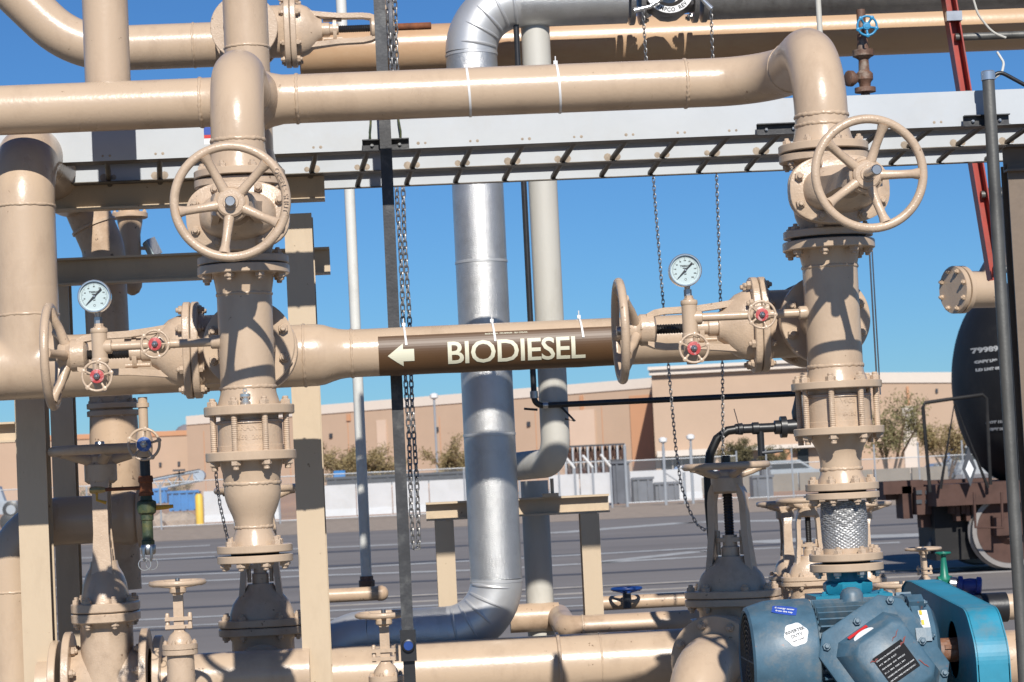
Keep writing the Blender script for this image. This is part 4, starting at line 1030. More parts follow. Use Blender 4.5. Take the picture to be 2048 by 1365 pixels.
# ================================================================ LOWER VALVES
def gframe(o, xf, zs, s, zk):
    M = frame(o, xf, zs, s); return M @ Matrix.Diagonal((1, 1, zk, 1))
def lower_gate(px, py, Y, s, zk, flow, lab, wheel=.175, **kw):
    """px, py: photo position of the bonnet flange; s size, zk extra height"""
    p = W(px, py, Y); zc = p.z - .19 * s * zk; c = Vector((p.x, Y, zc))
    t = thing('gate_valve', lab, 'valve', c, 'upright gate valves near the ground')
    gate_valve(t, gframe(c, flow, (0, 0, 1), s, zk), wheel=wheel, ref=(1, 0, 0), **kw)
    return t, c
t, c = lower_gate(212, 1224, .80, 1.17, 1.2, (1, 0, 0), 'tall tan gate valve at lower left, its wheel level with the blue-hubbed valve', .165, yw=.045, wr=.016)
for sg in (-1, 1):
    disc_on(t, c + Vector((sg * .19, 0, 0)), (sg, 0, 0), .17, .028, nb=0)
pipe('line_pipe', 'tan pipe in shadow joining the two lower left gate valves', [c + Vector((.2, 0, 0)), c + Vector((.75, 0, 0))], .095, .1, 'tan_paint')
pipe('line_pipe', 'short tan pipe stub on the left side of the lower left gate valve', [c + Vector((-.2, 0, 0)), c + Vector((-.26, 0, 0))], .095, .1, 'tan_paint')
t, c = lower_gate(525, 1254, 1.3, 1.1, 1.15, (0, 1, 0), 'shaded tan gate valve under the left stack, flange facing the camera', .155, wr=.014)
disc_on(t, c + Vector((.006, -.18, 0)), (0, -1, 0), .156, .026, bs=.014)
disc_on(t, c + Vector((.006, -.30, -.02)), (0, -1, 0), .125, .026, bs=.014)
G().cyl(c + Vector((.006, -.17, 0)), c + Vector((.006, -.3, -.02)), .1, 32).build('pipe_stub', 'tan_paint', t)
t, c = lower_gate(1466, 1196, 1.10, 1.2, 1.0, (.40, .9, 0), 'big shaded tan gate valve behind the motor, handwheel on dark threaded stem', .145, wr=.0115, stem_out=.03, stem_m='thread')
n_ = Vector((-.45, -.9, 0)).normalized()
disc_on(t, c + n_ * .21, n_, .178, .03, bs=.017); disc_on(t, c + n_ * .245, n_, .178, .03, bs=.017)
G().tube(bend([c + n_ * .2, c + n_ * .5, c + n_ * .5 + Vector((0, 0, -.6))], .2), .11, 32).build('elbow', 'tan_paint', t)
t, c = lower_gate(1622, 1162, 1.9, .80, 1.0, (0, 1, 0), 'tan gate valve with open yoke just left of the braided hose', .165, wr=.014)
t, c = lower_gate(1577, 1160, 2.45, .80, 1.0, (1, 0, 0), 'tan gate valve seen side-on, leftmost of the group behind the braided hose', .16, wr=.014)
t, c = lower_gate(1733, 1165, 2.2, .80, 1.0, (1, 0, 0), 'tan gate valve peeking out right of the braided hose', .165, wr=.014)
zq_ = c.z
pipe('manifold_pipe', 'tan manifold pipe low behind the blue motor', [(xat(1480, 2.2, zq_), 2.2, zq_), (xat(1860, 2.2, zq_), 2.2, zq_)], .07, .1, 'tan_old')

def small_valve(px, py, Y, s, lab, grp='small globe valves', wheel=.108, drop=.10):
    """px, py: photo position of the wheel"""
    p = W(px, py, Y); c = p - Vector((0, 0, .268 * s)); m = 'tan_cast'
    t = thing('globe_valve', lab, 'valve', c - Vector((0, 0, drop * s)), grp)
    X = lambda x, y, z: c + Vector((x, y, z)) * s
    g = G(); g.lathe(c, (0, 0, 1), [(-.0 * s, .062 * s), (.002, .066 * s), (.02 * s, .066 * s)], 32); g.lathe(c, (0, 0, 1), [(.022 * s, .066 * s), (.04 * s, .066 * s), (.042 * s, .062 * s)], 32); g.build('bonnet_flange', m, t)
    bolt_ring(t, X(0, 0, .042), (0, 0, 1), .054 * s, 6, .009 * s, .2)
    g = G(); g.lathe(c, (0, 0, 1), [(.04 * s, .048 * s), (.055 * s, .046 * s), (.075 * s, .036 * s), (.085 * s, .024 * s), (.09 * s, .022 * s)], 28); g.build('bonnet', m, t)
    G().bar(X(0, 0, .075), X(0, 0, .245), .036 * s, .034 * s).build('yoke', m, t)
    g = G()
    for zz in (.105, .135):
        g.box(X(0, -.01, zz), (.1 * s, .03 * s, .014 * s))
        for sx in (-1, 1): g.lathe(X(sx * .042, -.01, zz - .012), (0, 0, 1), [(0, .008 * s), (.03 * s, .008 * s), (.034 * s, .005 * s)], 8)
    g.build('gland', m, t)
    G().lathe(X(0, 0, .225), (0, 0, 1), [(0, .02 * s), (.008 * s, .031 * s), (.022 * s, .031 * s), (.03 * s, .02 * s)], 20).build('yoke_cap', m, t)
    G().cyl(X(0, 0, .24), X(0, 0, .285), .009 * s, 10).build('stem', 'steel', t)
    handwheel(t, X(0, 0, .268), (0, 0, 1), wheel * s, .0085 * s, 5, random.random(), (1, 0, 0), .024 * s, .012 * s, m, flat=1.2)
    G().lathe(X(0, 0, -drop), (0, 0, 1), [(0, .05 * s), (drop * s * .5, .055 * s), (drop * s, .05 * s)], 24).build('valve_body', m, t)
    return t
small_valve(355, 1166, .12, .92, 'small tan globe valve with flat handwheel left of the left stack foot', drop=.3)
small_valve(767, 1229, .75, 1.0, 'small tan globe valve with flat handwheel in front of the big low pipe', drop=.3)
small_valve(1846, 1098, 1.6, .62, 'tiny tan globe valve right of the braided hose', wheel=.125)
small_valve(1802, 1170, 1.3, .85, 'tan globe valve whose handwheel shows just above the blue belt guard', wheel=.135)

# ---- drain drop under the main line at left
xd = W(287, 850, YB).x; kd = S(287, 850, YB); zd = rz(xd, YB)
t = thing('drain_valve', 'tan drain nipple and valve with blue-hubbed handwheel under the main pipe', 'valve', (xd, YB, zd(915)))
vlathe(t, 'nipple', xd, YB, [(795, 9.5), (806, 9.5), (806.5, 12.5), (815, 12.5), (815.5, 9.5), (862, 9.5), (864, 13), (880, 17), (905, 16), (912, 14), (915, 13)], kd, 'tan_paint', 20)
small_wheel(t, (W(288, 889, YB - .09).x, YB - .09, W(288, 889, YB - .09).z), .058, 'blue_plate', .1)
G().cyl((xd, YB, zd(889)), (xd, YB - .09, zd(889)), .014, 14).build('stem', 'tan_cast', t)
t = thing('hose_drain', 'rust and green drain fitting with yellow lever hanging below the drain valve', 'valve', (xd, YB, zd(1100)))
vlathe(t, 'black_nipple', xd, YB, [(910, 10), (955, 10)], kd, 'black_pipe', 18)
vlathe(t, 'rusty_tee', xd, YB, [(952, 13.5), (956, 15), (964, 15), (966, 13), (984, 13), (986, 15), (992, 15)], kd, 'rust', 18)
a, b = W(288, 976, YB), W(205, 979, YB); b.z = a.z
G().cyl(a, b, .0065, 12).build('side_nipple', 'rust', t)
G().lathe(b - Vector((.045, 0, 0)), (1, 0, 0), [(0, .008), (.004, .0115), (.02, .013), (.04, .0115), (.055, .008)], 8).build('brass_cock', 'brass', t)
G().tube([b - Vector((.02, 0, 0)), b + Vector((-.02, -.005, -.035)), b + Vector((.012, -.005, -.046))], [.005, .005, .006], 8).build('cock_lever', 'yellow_handle', t)
vlathe(t, 'ball_valve', xd, YB, [(990, 11), (1000, 12), (1004, 19), (1016, 20), (1026, 18), (1030, 13), (1040, 13), (1042, 11), (1080, 11), (1082, 13), (1090, 13)], kd, 'green_old', 18)
c = Vector((xd + .03, YB, zd(1017))); G().tube([c, c + Vector((.035, 0, .001)), c + Vector((.062, 0, .003))], [.009, .008, .006], 8).build('lever', 'yellow_handle', t)
vlathe(t, 'camlock', xd, YB, [(1088, 12), (1092, 15), (1106, 15), (1110, 12)], kd, 'steel', 18)
for sg in (-1, 1): G().tube([(xd + sg * .012, YB - .03, zd(1095)), (xd + sg * .014, YB - .034, zd(1112)), (xd + sg * .01, YB - .03, zd(1122))], .005, 8).build('cam_arm', 'steel', t)
for sg in (-.9, 1): G().torus((xd + sg * .012, YB - .035 + .02 * (sg > 0), zd(1128)), (.15 * sg, 1, 0), .021, .0016, 28, 6).build('pull_ring', 'chrome', t)
# small sky-coloured nothing else here
# ---- thin rod beside the right stack
x = W(1748, 620, -.3).x
o = G(); o.cyl((x - .004, -.3, zat(x, -.3, 480)), (x - .004, -.3, zat(x, -.3, 812)), .003, 8); o.cyl((x + .005, -.3, zat(x, -.3, 480)), (x + .005, -.3, zat(x, -.3, 790)), .0025, 8)
tag(o.build('guide_rod', 'steel', None), 'thin twin steel rods hanging just right of the right stack', 'rod')
# ---- black hose and valve left of the right stack
YQ = 1.75
t = thing('black_hose_valve', 'black valve with lever and rubber hose curving down behind the right check valve', 'hose', W(1430, 1130, YQ))
hp = [W(1482, 858, YQ), W(1455, 862, YQ), W(1434, 878, YQ), W(1420, 908, YQ), W(1416, 950, YQ), W(1418, 1010, YQ), W(1424, 1080, YQ), W(1432, 1150, YQ), W(1436, 1230, YQ)]
G().tube(hp, .019, 16).build('hose', 'rubber', t)
a, b = W(1470, 859, YQ), W(1625, 853, YQ); b.z = a.z
L_ = (b - a).length
G().lathe(a, (1, 0, 0), [(0, .022), (.03, .026), (.035, .02), (.07, .02), (.075, .026), (.1, .026), (.102, .02), (L_ * .5, .02), (L_ * .5 + .004, .03), (L_ * .58, .03), (L_ * .585, .046), (L_ * .66, .046), (L_ * .665, .03), (L_ * .8, .034), (L_, .03)], 18).build('valve_body', 'black_pipe', t)
c = W(1521, 872, YQ); G().cyl(c + Vector((0, 0, .02)), c - Vector((0, 0, .085)), .015, 14).build('branch', 'black_pipe', t)
G().tube([W(1524, 906, YQ - .02), W(1545, 904, YQ - .02), W(1566, 902, YQ - .02)], [.006, .008, .005], 8).build('lever', 'dark_metal', t)
c = W(1607, 838, YQ); G().lathe(c, (0, 0, 1), [(-.09, .04), (-.02, .045), (.03, .05), (.08, .035), (.1, .03)], 18).build('strainer', 'black_pipe', t)
G().tube([W(1480, 868, YQ - .03), W(1477, 850, YQ - .03), W(1468, 818, YQ - .03)], .002, 6).build('tie_wire', 'black_pipe', t)
# ---- top right: blue-wheel valve, thin pipe, ladder, wires
xq = W(1727, 120, 1.75).x; kq = S(1727, 120, 1.75)
t = thing('sample_valve', 'weathered brown flanged valve with bright blue handwheel above the tray', 'valve', (xq, 1.75, zat(xq, 1.75, 215)))
vlathe(t, 'valve_body', xq, 1.75, [(230, 9), (186, 9), (185, 21), (176, 21), (175, 11), (166, 12), (160, 17), (148, 17), (142, 11), (120, 10), (116, 15), (113, 21), (101, 21), (100, 12), (70, 10), (50, 9), (20, 9)], kq, 'brown_cast', 24)
c = W(1712, 158, 1.72); G().lathe(c, (-1, -.4, 0), [(0, .02), (.02, .034), (.04, .034), (.045, .025)], 18).build('side_cap', 'brown_cast', t)
c = W(1734, 52, 1.65); handwheel(t, c, (0, -1, 0), .046, .005, 5, .6, (0, 0, 1), .017, .012, 'cyan_wheel', knobs=5)
G().cyl(c, c + Vector((0, .1, 0)), .008, 10).build('stem', 'dark_metal', t)
x = W(1638, 30, 1.3).x
tag(G().cyl((x, 1.3, zat(x, 1.3, -60)), (x, 1.3, zat(x, 1.3, 150)), .0115, 14).build('thin_pipe', 'grey_pipe', None), 'thin pale pipe dropping behind the right elbow', 'pipe')
t = thing('ladder', 'red fibreglass ladder leaning at the top right with metal rungs', 'ladder', W(2000, 600, 1.7))
la, lb = W(1888, -60, 1.62), W(1990, 560, 1.68); wv = Vector((.40, 0, 0))
ln = (lb - la).normalized()
for o_ in (Vector((0, 0, 0)), wv):
    for dx, w_ in ((-.022, .006), (.022, .006)): G().bar(la + o_ + Vector((dx, 0, 0)), lb + o_ + Vector((dx, 0, 0)), .006, .07, R(0)).build('rail_flange', 'red_ladder', t)
    G().bar(la + o_ + Vector((0, .02, 0)), lb + o_ + Vector((0, .02, 0)), .05, .008).build('rail', 'red_ladder', t)
for py in (75, 235, 390, 540):
    f = (py + 60) / 620; c = la.lerp(lb, f); G().cyl(c, c + wv, .016, 14).build('rung', 'strut_zinc', t)
c = la.lerp(lb, (36 + 60) / 620); G().box(c + Vector((0, -.03, 0)), (.066, .03, .04)).build('clamp', 'steel', t)
o = G().tube(bend([W(1938, -30, 1.55), W(1956, 30, 1.55), W(1985, 66, 1.55), W(2012, 76, 1.55)], .12, 6), .005, 8); tag(o.build('loose_wire', 'grey_pipe', None), 'pale loose wire curving beside the ladder to its top rung', 'wire')
o = G().tube(bend([W(1994, 104, .9), W(2008, 126, .9), W(2004, 146, .9), W(1986, 158, .9)], .03, 6), .005, 8); tag(o.build('loose_wire', 'white_pipe', None), 'short white wire loop above the right edge post', 'wire')
o = G().tube(bend([W(1984, 164, .6), W(1990, 140, .6), W(2012, 150, .6), W(2060, 176, .6)], .03, 6), .008, 10); tag(o.build('flexible_conduit', 'black_pipe', None), 'black flexible conduit arching off the right edge post', 'conduit')
column(2056, 700, .75, 330, .10, .10, 'brown steel column behind the right edge post', 'brown_steel')
p = W(2005, 318, .75); t, p, xe = lbeam(2006, 320, 2130, .72, .1, .06, 'brown beam end under the tray at the right edge', 'brown_steel'); channel(t, p, (xe, .72, p.z), .10, .05, .008, 'brown_steel')
# ---- flanged tan stub by the tank car
YN = 3.3; c0 = W(1912, 580, YN); n_ = Vector((-.93, -.37, 0)).normalized()
t = thing('flanged_stub', 'tan pipe end with bolted blind flange in front of the black tank', 'pipe', c0)
G().cyl(c0, c0 - n_ * .22, .092, 32).build('pipe', 'tan_paint', t)
disc_on(t, c0 + n_ * .005, n_, .118, .026, bs=.013); disc_on(t, c0 - n_ * .03, n_, .118, .026, nb=0)
up_ = c0 - n_ * .15
G().tube(bend([up_ + Vector((.02, 0, 0)), up_ + Vector((.10, .0, .16)), up_ + Vector((.10, 0, .5))], .1), [.07] * 1 + [.055] * (len(bend([(0, 0, 0), (0, 0, 1), (1, 0, 1)], .1)) - 1), 24).build('branch_pipe', 'tan_paint', t)
# ---- right lower pipes, green and blue fittings
a = W(1940, 1218, 1.6); b = W(2140, 1207, 1.6); b.z = a.z
t = pipe('side_pipe', 'tan pipe with black sleeve at the lower right edge', [a, b], .055, .1, 'tan_paint')
xs0, xs1 = xat(1962, 1.6, a.z), xat(2012, 1.6, a.z); G().cyl((xs0, 1.6, a.z), (xs1, 1.6, a.z), .062, 32).build('sleeve', 'black_pipe', t)
a = W(1990, 1322, .7); b = W(2140, 1314, .7); b.z = a.z
pipe('side_pipe', 'fat tan pipe behind the belt guard at the lower right corner', [a, b], .112, .1, 'tan_old')
c = W(1888, 1140, 1.7)
t = thing('needle_valve', 'small bright green valve right of the tiny globe valve', 'valve', c - Vector((0, 0, .07)))
g = G(); g.lathe(c, (0, 0, 1), [(-.09, .022), (-.04, .03), (-.02, .018), (.04, .012), (.06, .012)], 16); g.lathe(c + Vector((-.03, 0, -.05)), (1, 0, 0), [(0, .024), (.06, .024)], 14); g.build('valve_body', 'green_valve', t)
handwheel(t, c + Vector((0, 0, .07)), (0, 0, 1), .034, .005, 4, .2, (1, 0, 0), .012, .006, 'green_valve')
c = W(1938, 1168, 1.65)
t = thing('strainer', 'dark blue cast strainer right of the green valve', 'strainer', c - Vector((0, 0, .05)))
G().lathe(c + Vector((-.05, 0, 0)), (1, -.2, -.12), [(0, .03), (.005, .036), (.02, .036), (.024, .024), (.05, .03), (.075, .03), (.08, .038), (.095, .038), (.1, .03)], 22).build('body', 'blue_valve', t)
G().lathe(c + Vector((0, 0, -.01)), (.5, 0, -1), [(0, .022), (.05, .022), (.052, .028), (.065, .028)], 18).build('leg', 'blue_valve', t)
G().lathe(c + Vector((-.085, 0, .004)), (1, -.2, -.12), [(0, .02), (.004, .03), (.03, .03), (.035, .02)], 16).build('union', 'steel', t)
# ================================================================ MOTOR, PUMP, GUARD
YM = -1.10; zm = W(1600, 1316, YM).z; rm_ = .174
X_ = lambda px: xat(px, YM - .10, zm)
mo = thing('electric_motor', 'blue grey electric motor with fins, stickers and tilted terminal box', 'motor', (X_(1690), YM, zm - .2))
x0, x1, x2, x3 = X_(1503), X_(1636), X_(1832), X_(1884)
c0 = Vector((x0, YM, zm)); ax = Vector((1, 0, 0))
L = x1 - x0
g = G(); g.lathe(c0, ax, [(.004, rm_ * .80), (0, rm_ * .84), (.006, rm_ * .90), (L * .30, rm_ * .985), (L * .45, rm_), (L - .012, rm_), (L - .004, rm_ * .985), (L, rm_ * .93)], 64, cap=False); g.build('fan_cover', 'motor_blue', mo)
G().lathe(c0 + ax * .012, ax, [(0, rm_ * .83), (.004, rm_ * .83)], 48).build('fan_recess', 'motor_dark', mo)
for i in range(9): G().torus(c0 + ax * .006, ax, rm_ * (.10 + .082 * i), .0026, 48, 6).build('grille_ring', 'motor_dark', mo)
g = G()
for i in range(4):
    a = R(45 * i); d = Vector((0, math.cos(a), math.sin(a))) * rm_ * .82; g.cyl(c0 + ax * .007 - d, c0 + ax * .007 + d, .004, 6)
g.build('grille_bars', 'motor_dark', mo)
for i in range(4): pass
G().lathe((x1 - .01, YM, zm), ax, [(0, .140), (x2 - x1 + .02, .140)], 48).build('frame', 'motor_blue', mo)
nf = 40
fin = bpy.data.meshes.new('fin'); gg = G()
gg.rings([[Vector((xx, dx, r_)) for dx, r_ in ((-.0042, .135), (.0042, .135), (.0026, .168), (-.0026, .168))] for xx in (0, x2 - x1 - .012)])
fin.from_pydata([tuple(v) for v in gg.v], [], gg.f); fin.materials.append(MATS['motor_blue'])
for i in range(nf):
    a = 2 * math.pi * i / nf
    if R(95) < a < R(160): continue     # terminal box side is smooth
    o = link('fin', fin, mo); o.matrix_basis = Matrix.Translation((x1 + .008, YM, zm)) @ Matrix.Rotation(-a, 4, 'X')
G().lathe((x2 - .012, YM, zm), ax, [(0, .150), (.004, .172), (.028, .172), (.034, .160), (x3 - x2 - .01, .150), (x3 - x2 + .004, .130), (x3 - x2 + .012, .075), (x3 - x2 + .020, .055)], 56).build('end_bell', 'motor_blue', mo)
for a in (20, 62, 118, 160, -30): 
    a = R(a); d = Vector((0, -math.cos(a), math.sin(a)))
    g = G(); c = Vector((x2 + .01, YM, zm)) + d * .168; M = Matrix((ax, d.cross(ax), d)).transposed(); g.box(c, (.045, .04, .035), M); g.build('lug', 'motor_blue', mo)
    bolt(mo, c + ax * .022, ax, .010, 'motor_blue')
G().cyl((x3, YM, zm), (x3 + .085, YM, zm), .036, 32).build('shaft', 'shaft_rust', mo)
G().box((x3 + .05, YM - .034, zm + .012), (.05, .012, .012)).build('shaft_key', 'shaft_rust', mo)
c = Vector((X_(1722), YM - .01, zm + .168))
G().lathe(c, (0, 0, 1), [(-.03, .036), (.012, .034), (.026, .026), (.032, .012)], 20).build('lifting_boss', 'motor_blue', mo)
# terminal box, tilted
th = R(31); tl = R(-16)
bx = Vector((math.cos(th), 0, math.sin(th))); by0 = Vector((-math.sin(th), 0, math.cos(th))); bz = Vector((0, -1, 0))
q = Quaternion((1, 0, 0), tl); bx, by, bz = q @ bx, q @ by0, q @ bz
o = W(1766, 1322, YM - .165)
def rrect(hx, hy, c_, cx=0, cy=0): return [(cx + sx * (hx - (c_ if f else 0)), cy + sy * (hy - (0 if f else c_))) for sx, sy, f in ((1, 1, 0), (1, 1, 1), (-1, 1, 1), (-1, 1, 0), (-1, -1, 0), (-1, -1, 1), (1, -1, 1), (1, -1, 0))][::-1]
def loft(polys, zs, o): return G().rings([[o + bx * p + by * q_ + bz * z_ for p, q_ in pl] for pl, z_ in zip(polys, zs)])
ped = o - bz * .10
loft([rrect(.10, .11, .03), rrect(.095, .105, .03)], [-.02, .12], ped).build('pedestal', 'motor_dark', mo)
loft([rrect(.150, .160, .05), rrect(.152, .162, .05), rrect(.152, .162, .05), rrect(.148, .158, .05)], [0, .003, .018, .022], o).build('box_plate', 'motor_blue', mo)
loft([rrect(.112, .132, .03, 0, -.018), rrect(.110, .128, .03, 0, -.018), rrect(.088, .098, .022, .004, -.022), rrect(.080, .090, .022, .004, -.022)], [.02, .028, .088, .094], o).build('terminal_box', 'motor_blue', mo)
for u, v in ((.118, .128), (.0, .132), (-.118, .122), (.122, -.02), (-.124, -.03), (-.118, -.13), (.118, -.13)):
    bolt(mo, o + bx * u + by * v + bz * .02, bz, .0125, 'motor_blue')
po = o + bx * .002 + by * -.03 + bz * .0945
loft([rrect(.052, .046, .002), rrect(.052, .046, .002)], [0, .0012], po).build('nameplate', 'nameplate', mo)
g = G()
lines = ['CAUTION 3 PH INDUCTION MOTOR', 'HP 25   RPM 1770   FR 324T', 'VOLTS 230/460   HZ 60   AMPS 62/31', 'SF 1.15   DES B   CODE G   INS F', 'CONNECT PER WIRING DIAGRAM INSIDE', 'USE SUPPLY WIRES SUITABLE FOR 90 C']
for i, tx in enumerate(lines):
    vs, fs = text_geo(tx, .0052, 0, .0, 'LEFT'); wmax = max(v.x for v in vs); k_ = min(1, .094 / wmax)
    g.add([po + bx * (-.047 + v.x * k_) + by * (.030 - i * .0135 + v.y) + bz * .0018 for v in vs], fs)
g.build('nameplate_print', 'paper_white', mo)
so = o + bx * -.03 + by * .062 + bz * .080
sn = (by * .55 + bz * .83).normalized(); sv = sn.cross(bx).normalized()
if sv.dot(by) < 0: sv = -sv
def patch(name, poly, o_, u_, v_, m, n_=None):
    g = G(); n_ = n_ or u_.cross(v_); P = [o_ + u_ * a_ + v_ * b_ for a_, b_ in poly]; g.rings([P, [p_ + n_ * .0012 for p_ in P]]); return g.build(name, m, mo)
so = o + bx * -.012 + by * .088 + bz * .060
# slope of the box top wall
t1 = (bz * .06 - by * .052).normalized(); nrm = bx.cross(t1); nrm = nrm if nrm.dot(by) > 0 else -nrm
patch('red_sticker', [(-.045, .014), (.022, .014), (.022, .026), (-.045, .026)], so + nrm * .004, bx, -t1, 'sticker_red', nrm)
patch('white_sticker', [(.034 * math.cos(R(a_)) - .006, .020 * math.sin(R(a_)) - .006) for a_ in range(0, 360, 20)], so + nrm * .004, bx, -t1, 'paper_white', nrm)
for u1, v1, u2, v2, w_ in ((.03, .045, .065, .062, .003), (.04, .02, .07, .034, .006), (-.06, .03, -.035, .026, .005), (.06, -.04, .072, -.075, .004)):
    pp = [o + bx * (u1 + (u2 - u1) * f_) + by * (-.02 + v1 + (v2 - v1) * f_ + .003 * math.sin(f_ * 9)) + bz * .0955 for f_ in (0, .25, .5, .75, 1)]
    G().tube(pp, [w_ * .2, w_ * .5, w_ * .35, w_ * .5, w_ * .15], 5).build('chalk_mark', 'red_chalk', mo)
# wrapped stickers on the fan cover
def cyl_patch(name, poly, px, deg, rad, m, lift=.0012):
    xx = X_(px); a0 = R(deg); C = Vector((xx, YM, zm)); P = []
    def pt(u, v, r_): a_ = a0 + v / rad; return C + Vector((u, -math.cos(a_) * r_, math.sin(a_) * r_))
    n = len(poly); cu = sum(p_[0] for p_ in poly) / n; cv = sum(p_[1] for p_ in poly) / n
    g = G(); vs = [pt(cu, cv, rad + lift)]; fs = []
    for k_ in (.34, .67, 1.0): vs += [pt(cu + (u - cu) * k_, cv + (v - cv) * k_, rad + lift) for u, v in poly]
    fs += [(0, 1 + i, 1 + (i + 1) % n) for i in range(n)]
    for r_ in range(2): fs += [(1 + r_ * n + i, 1 + (r_ + 1) * n + i, 1 + (r_ + 1) * n + (i + 1) % n, 1 + r_ * n + (i + 1) % n) for i in range(n)]
    g.add(vs, fs); return g.build(name, m, mo, 80)
def cyl_text(name, txt, size, px, deg, rad, m, rot=0.0, dv=0.0, lift=.0022):
    vs, fs = text_geo(txt, size, 0, .0003, 'CENTER'); a0 = R(deg); C = Vector((X_(px), YM, zm)); cr, sr = math.cos(rot), math.sin(rot); P = []
    for v in vs:
        u, w_ = v.x * cr - (v.y + dv) * sr, v.x * sr + (v.y + dv) * cr; a_ = a0 + w_ / rad; P.append(C + Vector((u, -math.cos(a_) * (rad + lift), math.sin(a_) * (rad + lift))))
    G().add(P, fs).build(name, m, mo)
def rot2(poly, a_): return [(u * math.cos(a_) - v * math.sin(a_), u * math.sin(a_) + v * math.cos(a_)) for u, v in poly]
disc_ = [(.035 * math.cos(R(a_)) * (1 + .06 * math.sin(R(a_ * 6))), .036 * math.sin(R(a_)) * (1 + .06 * math.sin(R(a_ * 6)))) for a_ in range(0, 360, 12)]
cyl_patch('duty_sticker', disc_, 1589, 28, rm_, 'paper_white')
cyl_text('duty_lettering', 'INVERTER', .0135, 1589, 28, rm_, 'ink', R(17), .006); cyl_text('duty_lettering', 'DUTY', .0135, 1589, 28, rm_, 'ink', R(17), -.009)
cyl_text('duty_lettering', 'meets or exceeds', .005, 1589, 28, rm_, 'ink', R(17), -.020)
cyl_patch('blue_sticker', rot2([(-.036, -.017), (-.02, -.02), (.02, -.02), (.036, -.017), (.036, .017), (.015, .021), (-.015, .021), (-.036, .017)], R(-16)), 1575, 58, rm_, 'sticker_blue')
cyl_text('blue_lettering', 'E-nergy saver', .0105, 1575, 58, rm_, 'paper_white', R(-16), .003); cyl_text('blue_lettering', 'from the top', .0095, 1575, 58, rm_, 'paper_white', R(-16), -.011)
cyl_patch('warning_label', [(-.013, -.030), (.013, -.030), (.013, .030), (-.013, .030)], 1847, 38, .1725, 'paper_white')
for v0 in (-.022, .012): cyl_patch('warning_stripe', [(-.011, v0), (-.003, v0), (-.003, v0 + .016), (-.011, v0 + .016)], 1847, 38, .1735, 'sticker_yellow', .0022)
xw_ = X_(1812); G().box((xw_, YM - .158, zm + .062), (.046, .004, .022), Matrix.Rotation(R(-24), 3, 'X')).build('data_label', 'paper_white', mo)
for i in range(2): pass
t = thing('motor_pedestal', 'dark steel motor base hidden below the motor', 'base', (X_(1690), YM, 0))
G().box((X_(1690), YM, (zm - .19) / 2), (.5, .34, zm - .19)).build('pedestal', 'motor_dark', t)
# ---- pump
pu = thing('pump', 'teal pump nozzle under the braided hose behind the motor', 'pump', (xR, YS, zr(1400)))
vlathe(pu, 'throat', xR, YS, [(1142, 41), (1160, 40), (1175, 42), (1250, 44)], kR, 'teal_pump')
g = G(); g.lathe((xR, YS, 0), (0, 0, 1), [(zr(1186), 46 / kR), (zr(1178), 50 / kR), (zr(1166), 50 / kR), (zr(1160), 42 / kR)], 8, ph=.39); g.build('hex_collar', 'teal_pump', pu)
G().box((xR, YS, zr(1192)), (.24, .2, .016)).build('top_plate', 'teal_pump', pu)
G().lathe((xR - .15, YS, zr(1310)), (1, 0, 0), [(0, .09), (.02, .15), (.15, .17), (.26, .15), (.3, .08)], 40).build('volute', 'teal_pump', pu)
G().box((xR, YS, zr(1420) / 2), (.3, .25, zr(1420))).build('foot', 'teal_pump', pu)
for dx in (-.09, .09): bolt(pu, (xR + dx, YS - .08, zr(1190)), (0, 0, 1), .012, 'teal_pump')
# ---- belt guard
xg0 = xat(1947, -1.38, zm + .1); wg = .098
za, zb2, zc_ = zat(xg0, -.60, 1164), zat(xg0, -1.27, 1219), zat(xg0, -1.38, 1262)
prof = [(-.42, za - .09), (-.46, za - .02), (-.52, za)]
prof += [(-.60 - .0 * i, za) for i in range(1)]
arc = bend([Vector((0, -.60, za)), Vector((0, -1.29, zb2)), Vector((0, -1.385, zc_ - .05)), Vector((0, -1.385, zm - .45))], [.10, .12], 8)
prof += [(p_.y, p_.z) for p_ in arc[1:]]
prof += [(-.42, zm - .45)]
gu = thing('belt_guard', 'bright teal blue sheet-metal belt guard at the right end of the motor', 'guard', (xg0 + wg / 2, -.95, zm - .45))
g = G(); n = len(prof); ins = .004
cy_ = -.9; cz_ = zm
for i in range(n):
    a, b = prof[i], prof[(i + 1) % n]
    d = Vector((0, b[0] - a[0], b[1] - a[1])).normalized(); nn = Vector((0, -d.z, d.y)); 
    if nn.dot(Vector((0, (a[0] + b[0]) / 2 - cy_, (a[1] + b[1]) / 2 - cz_))) > 0: nn = -nn
    q_ = [Vector((xx, p_[0], p_[1])) for p_ in (a, b) for xx in (xg0, xg0 + wg)]
    qi = [v + nn * ins for v in q_]
    g.add(q_ + qi, [(0, 1, 3, 2), (4, 6, 7, 5), (0, 4, 5, 1), (2, 3, 7, 6), (0, 2, 6, 4), (1, 5, 7, 3)])
g.build('cover_band', 'guard_blue', gu, 50, weld=True)
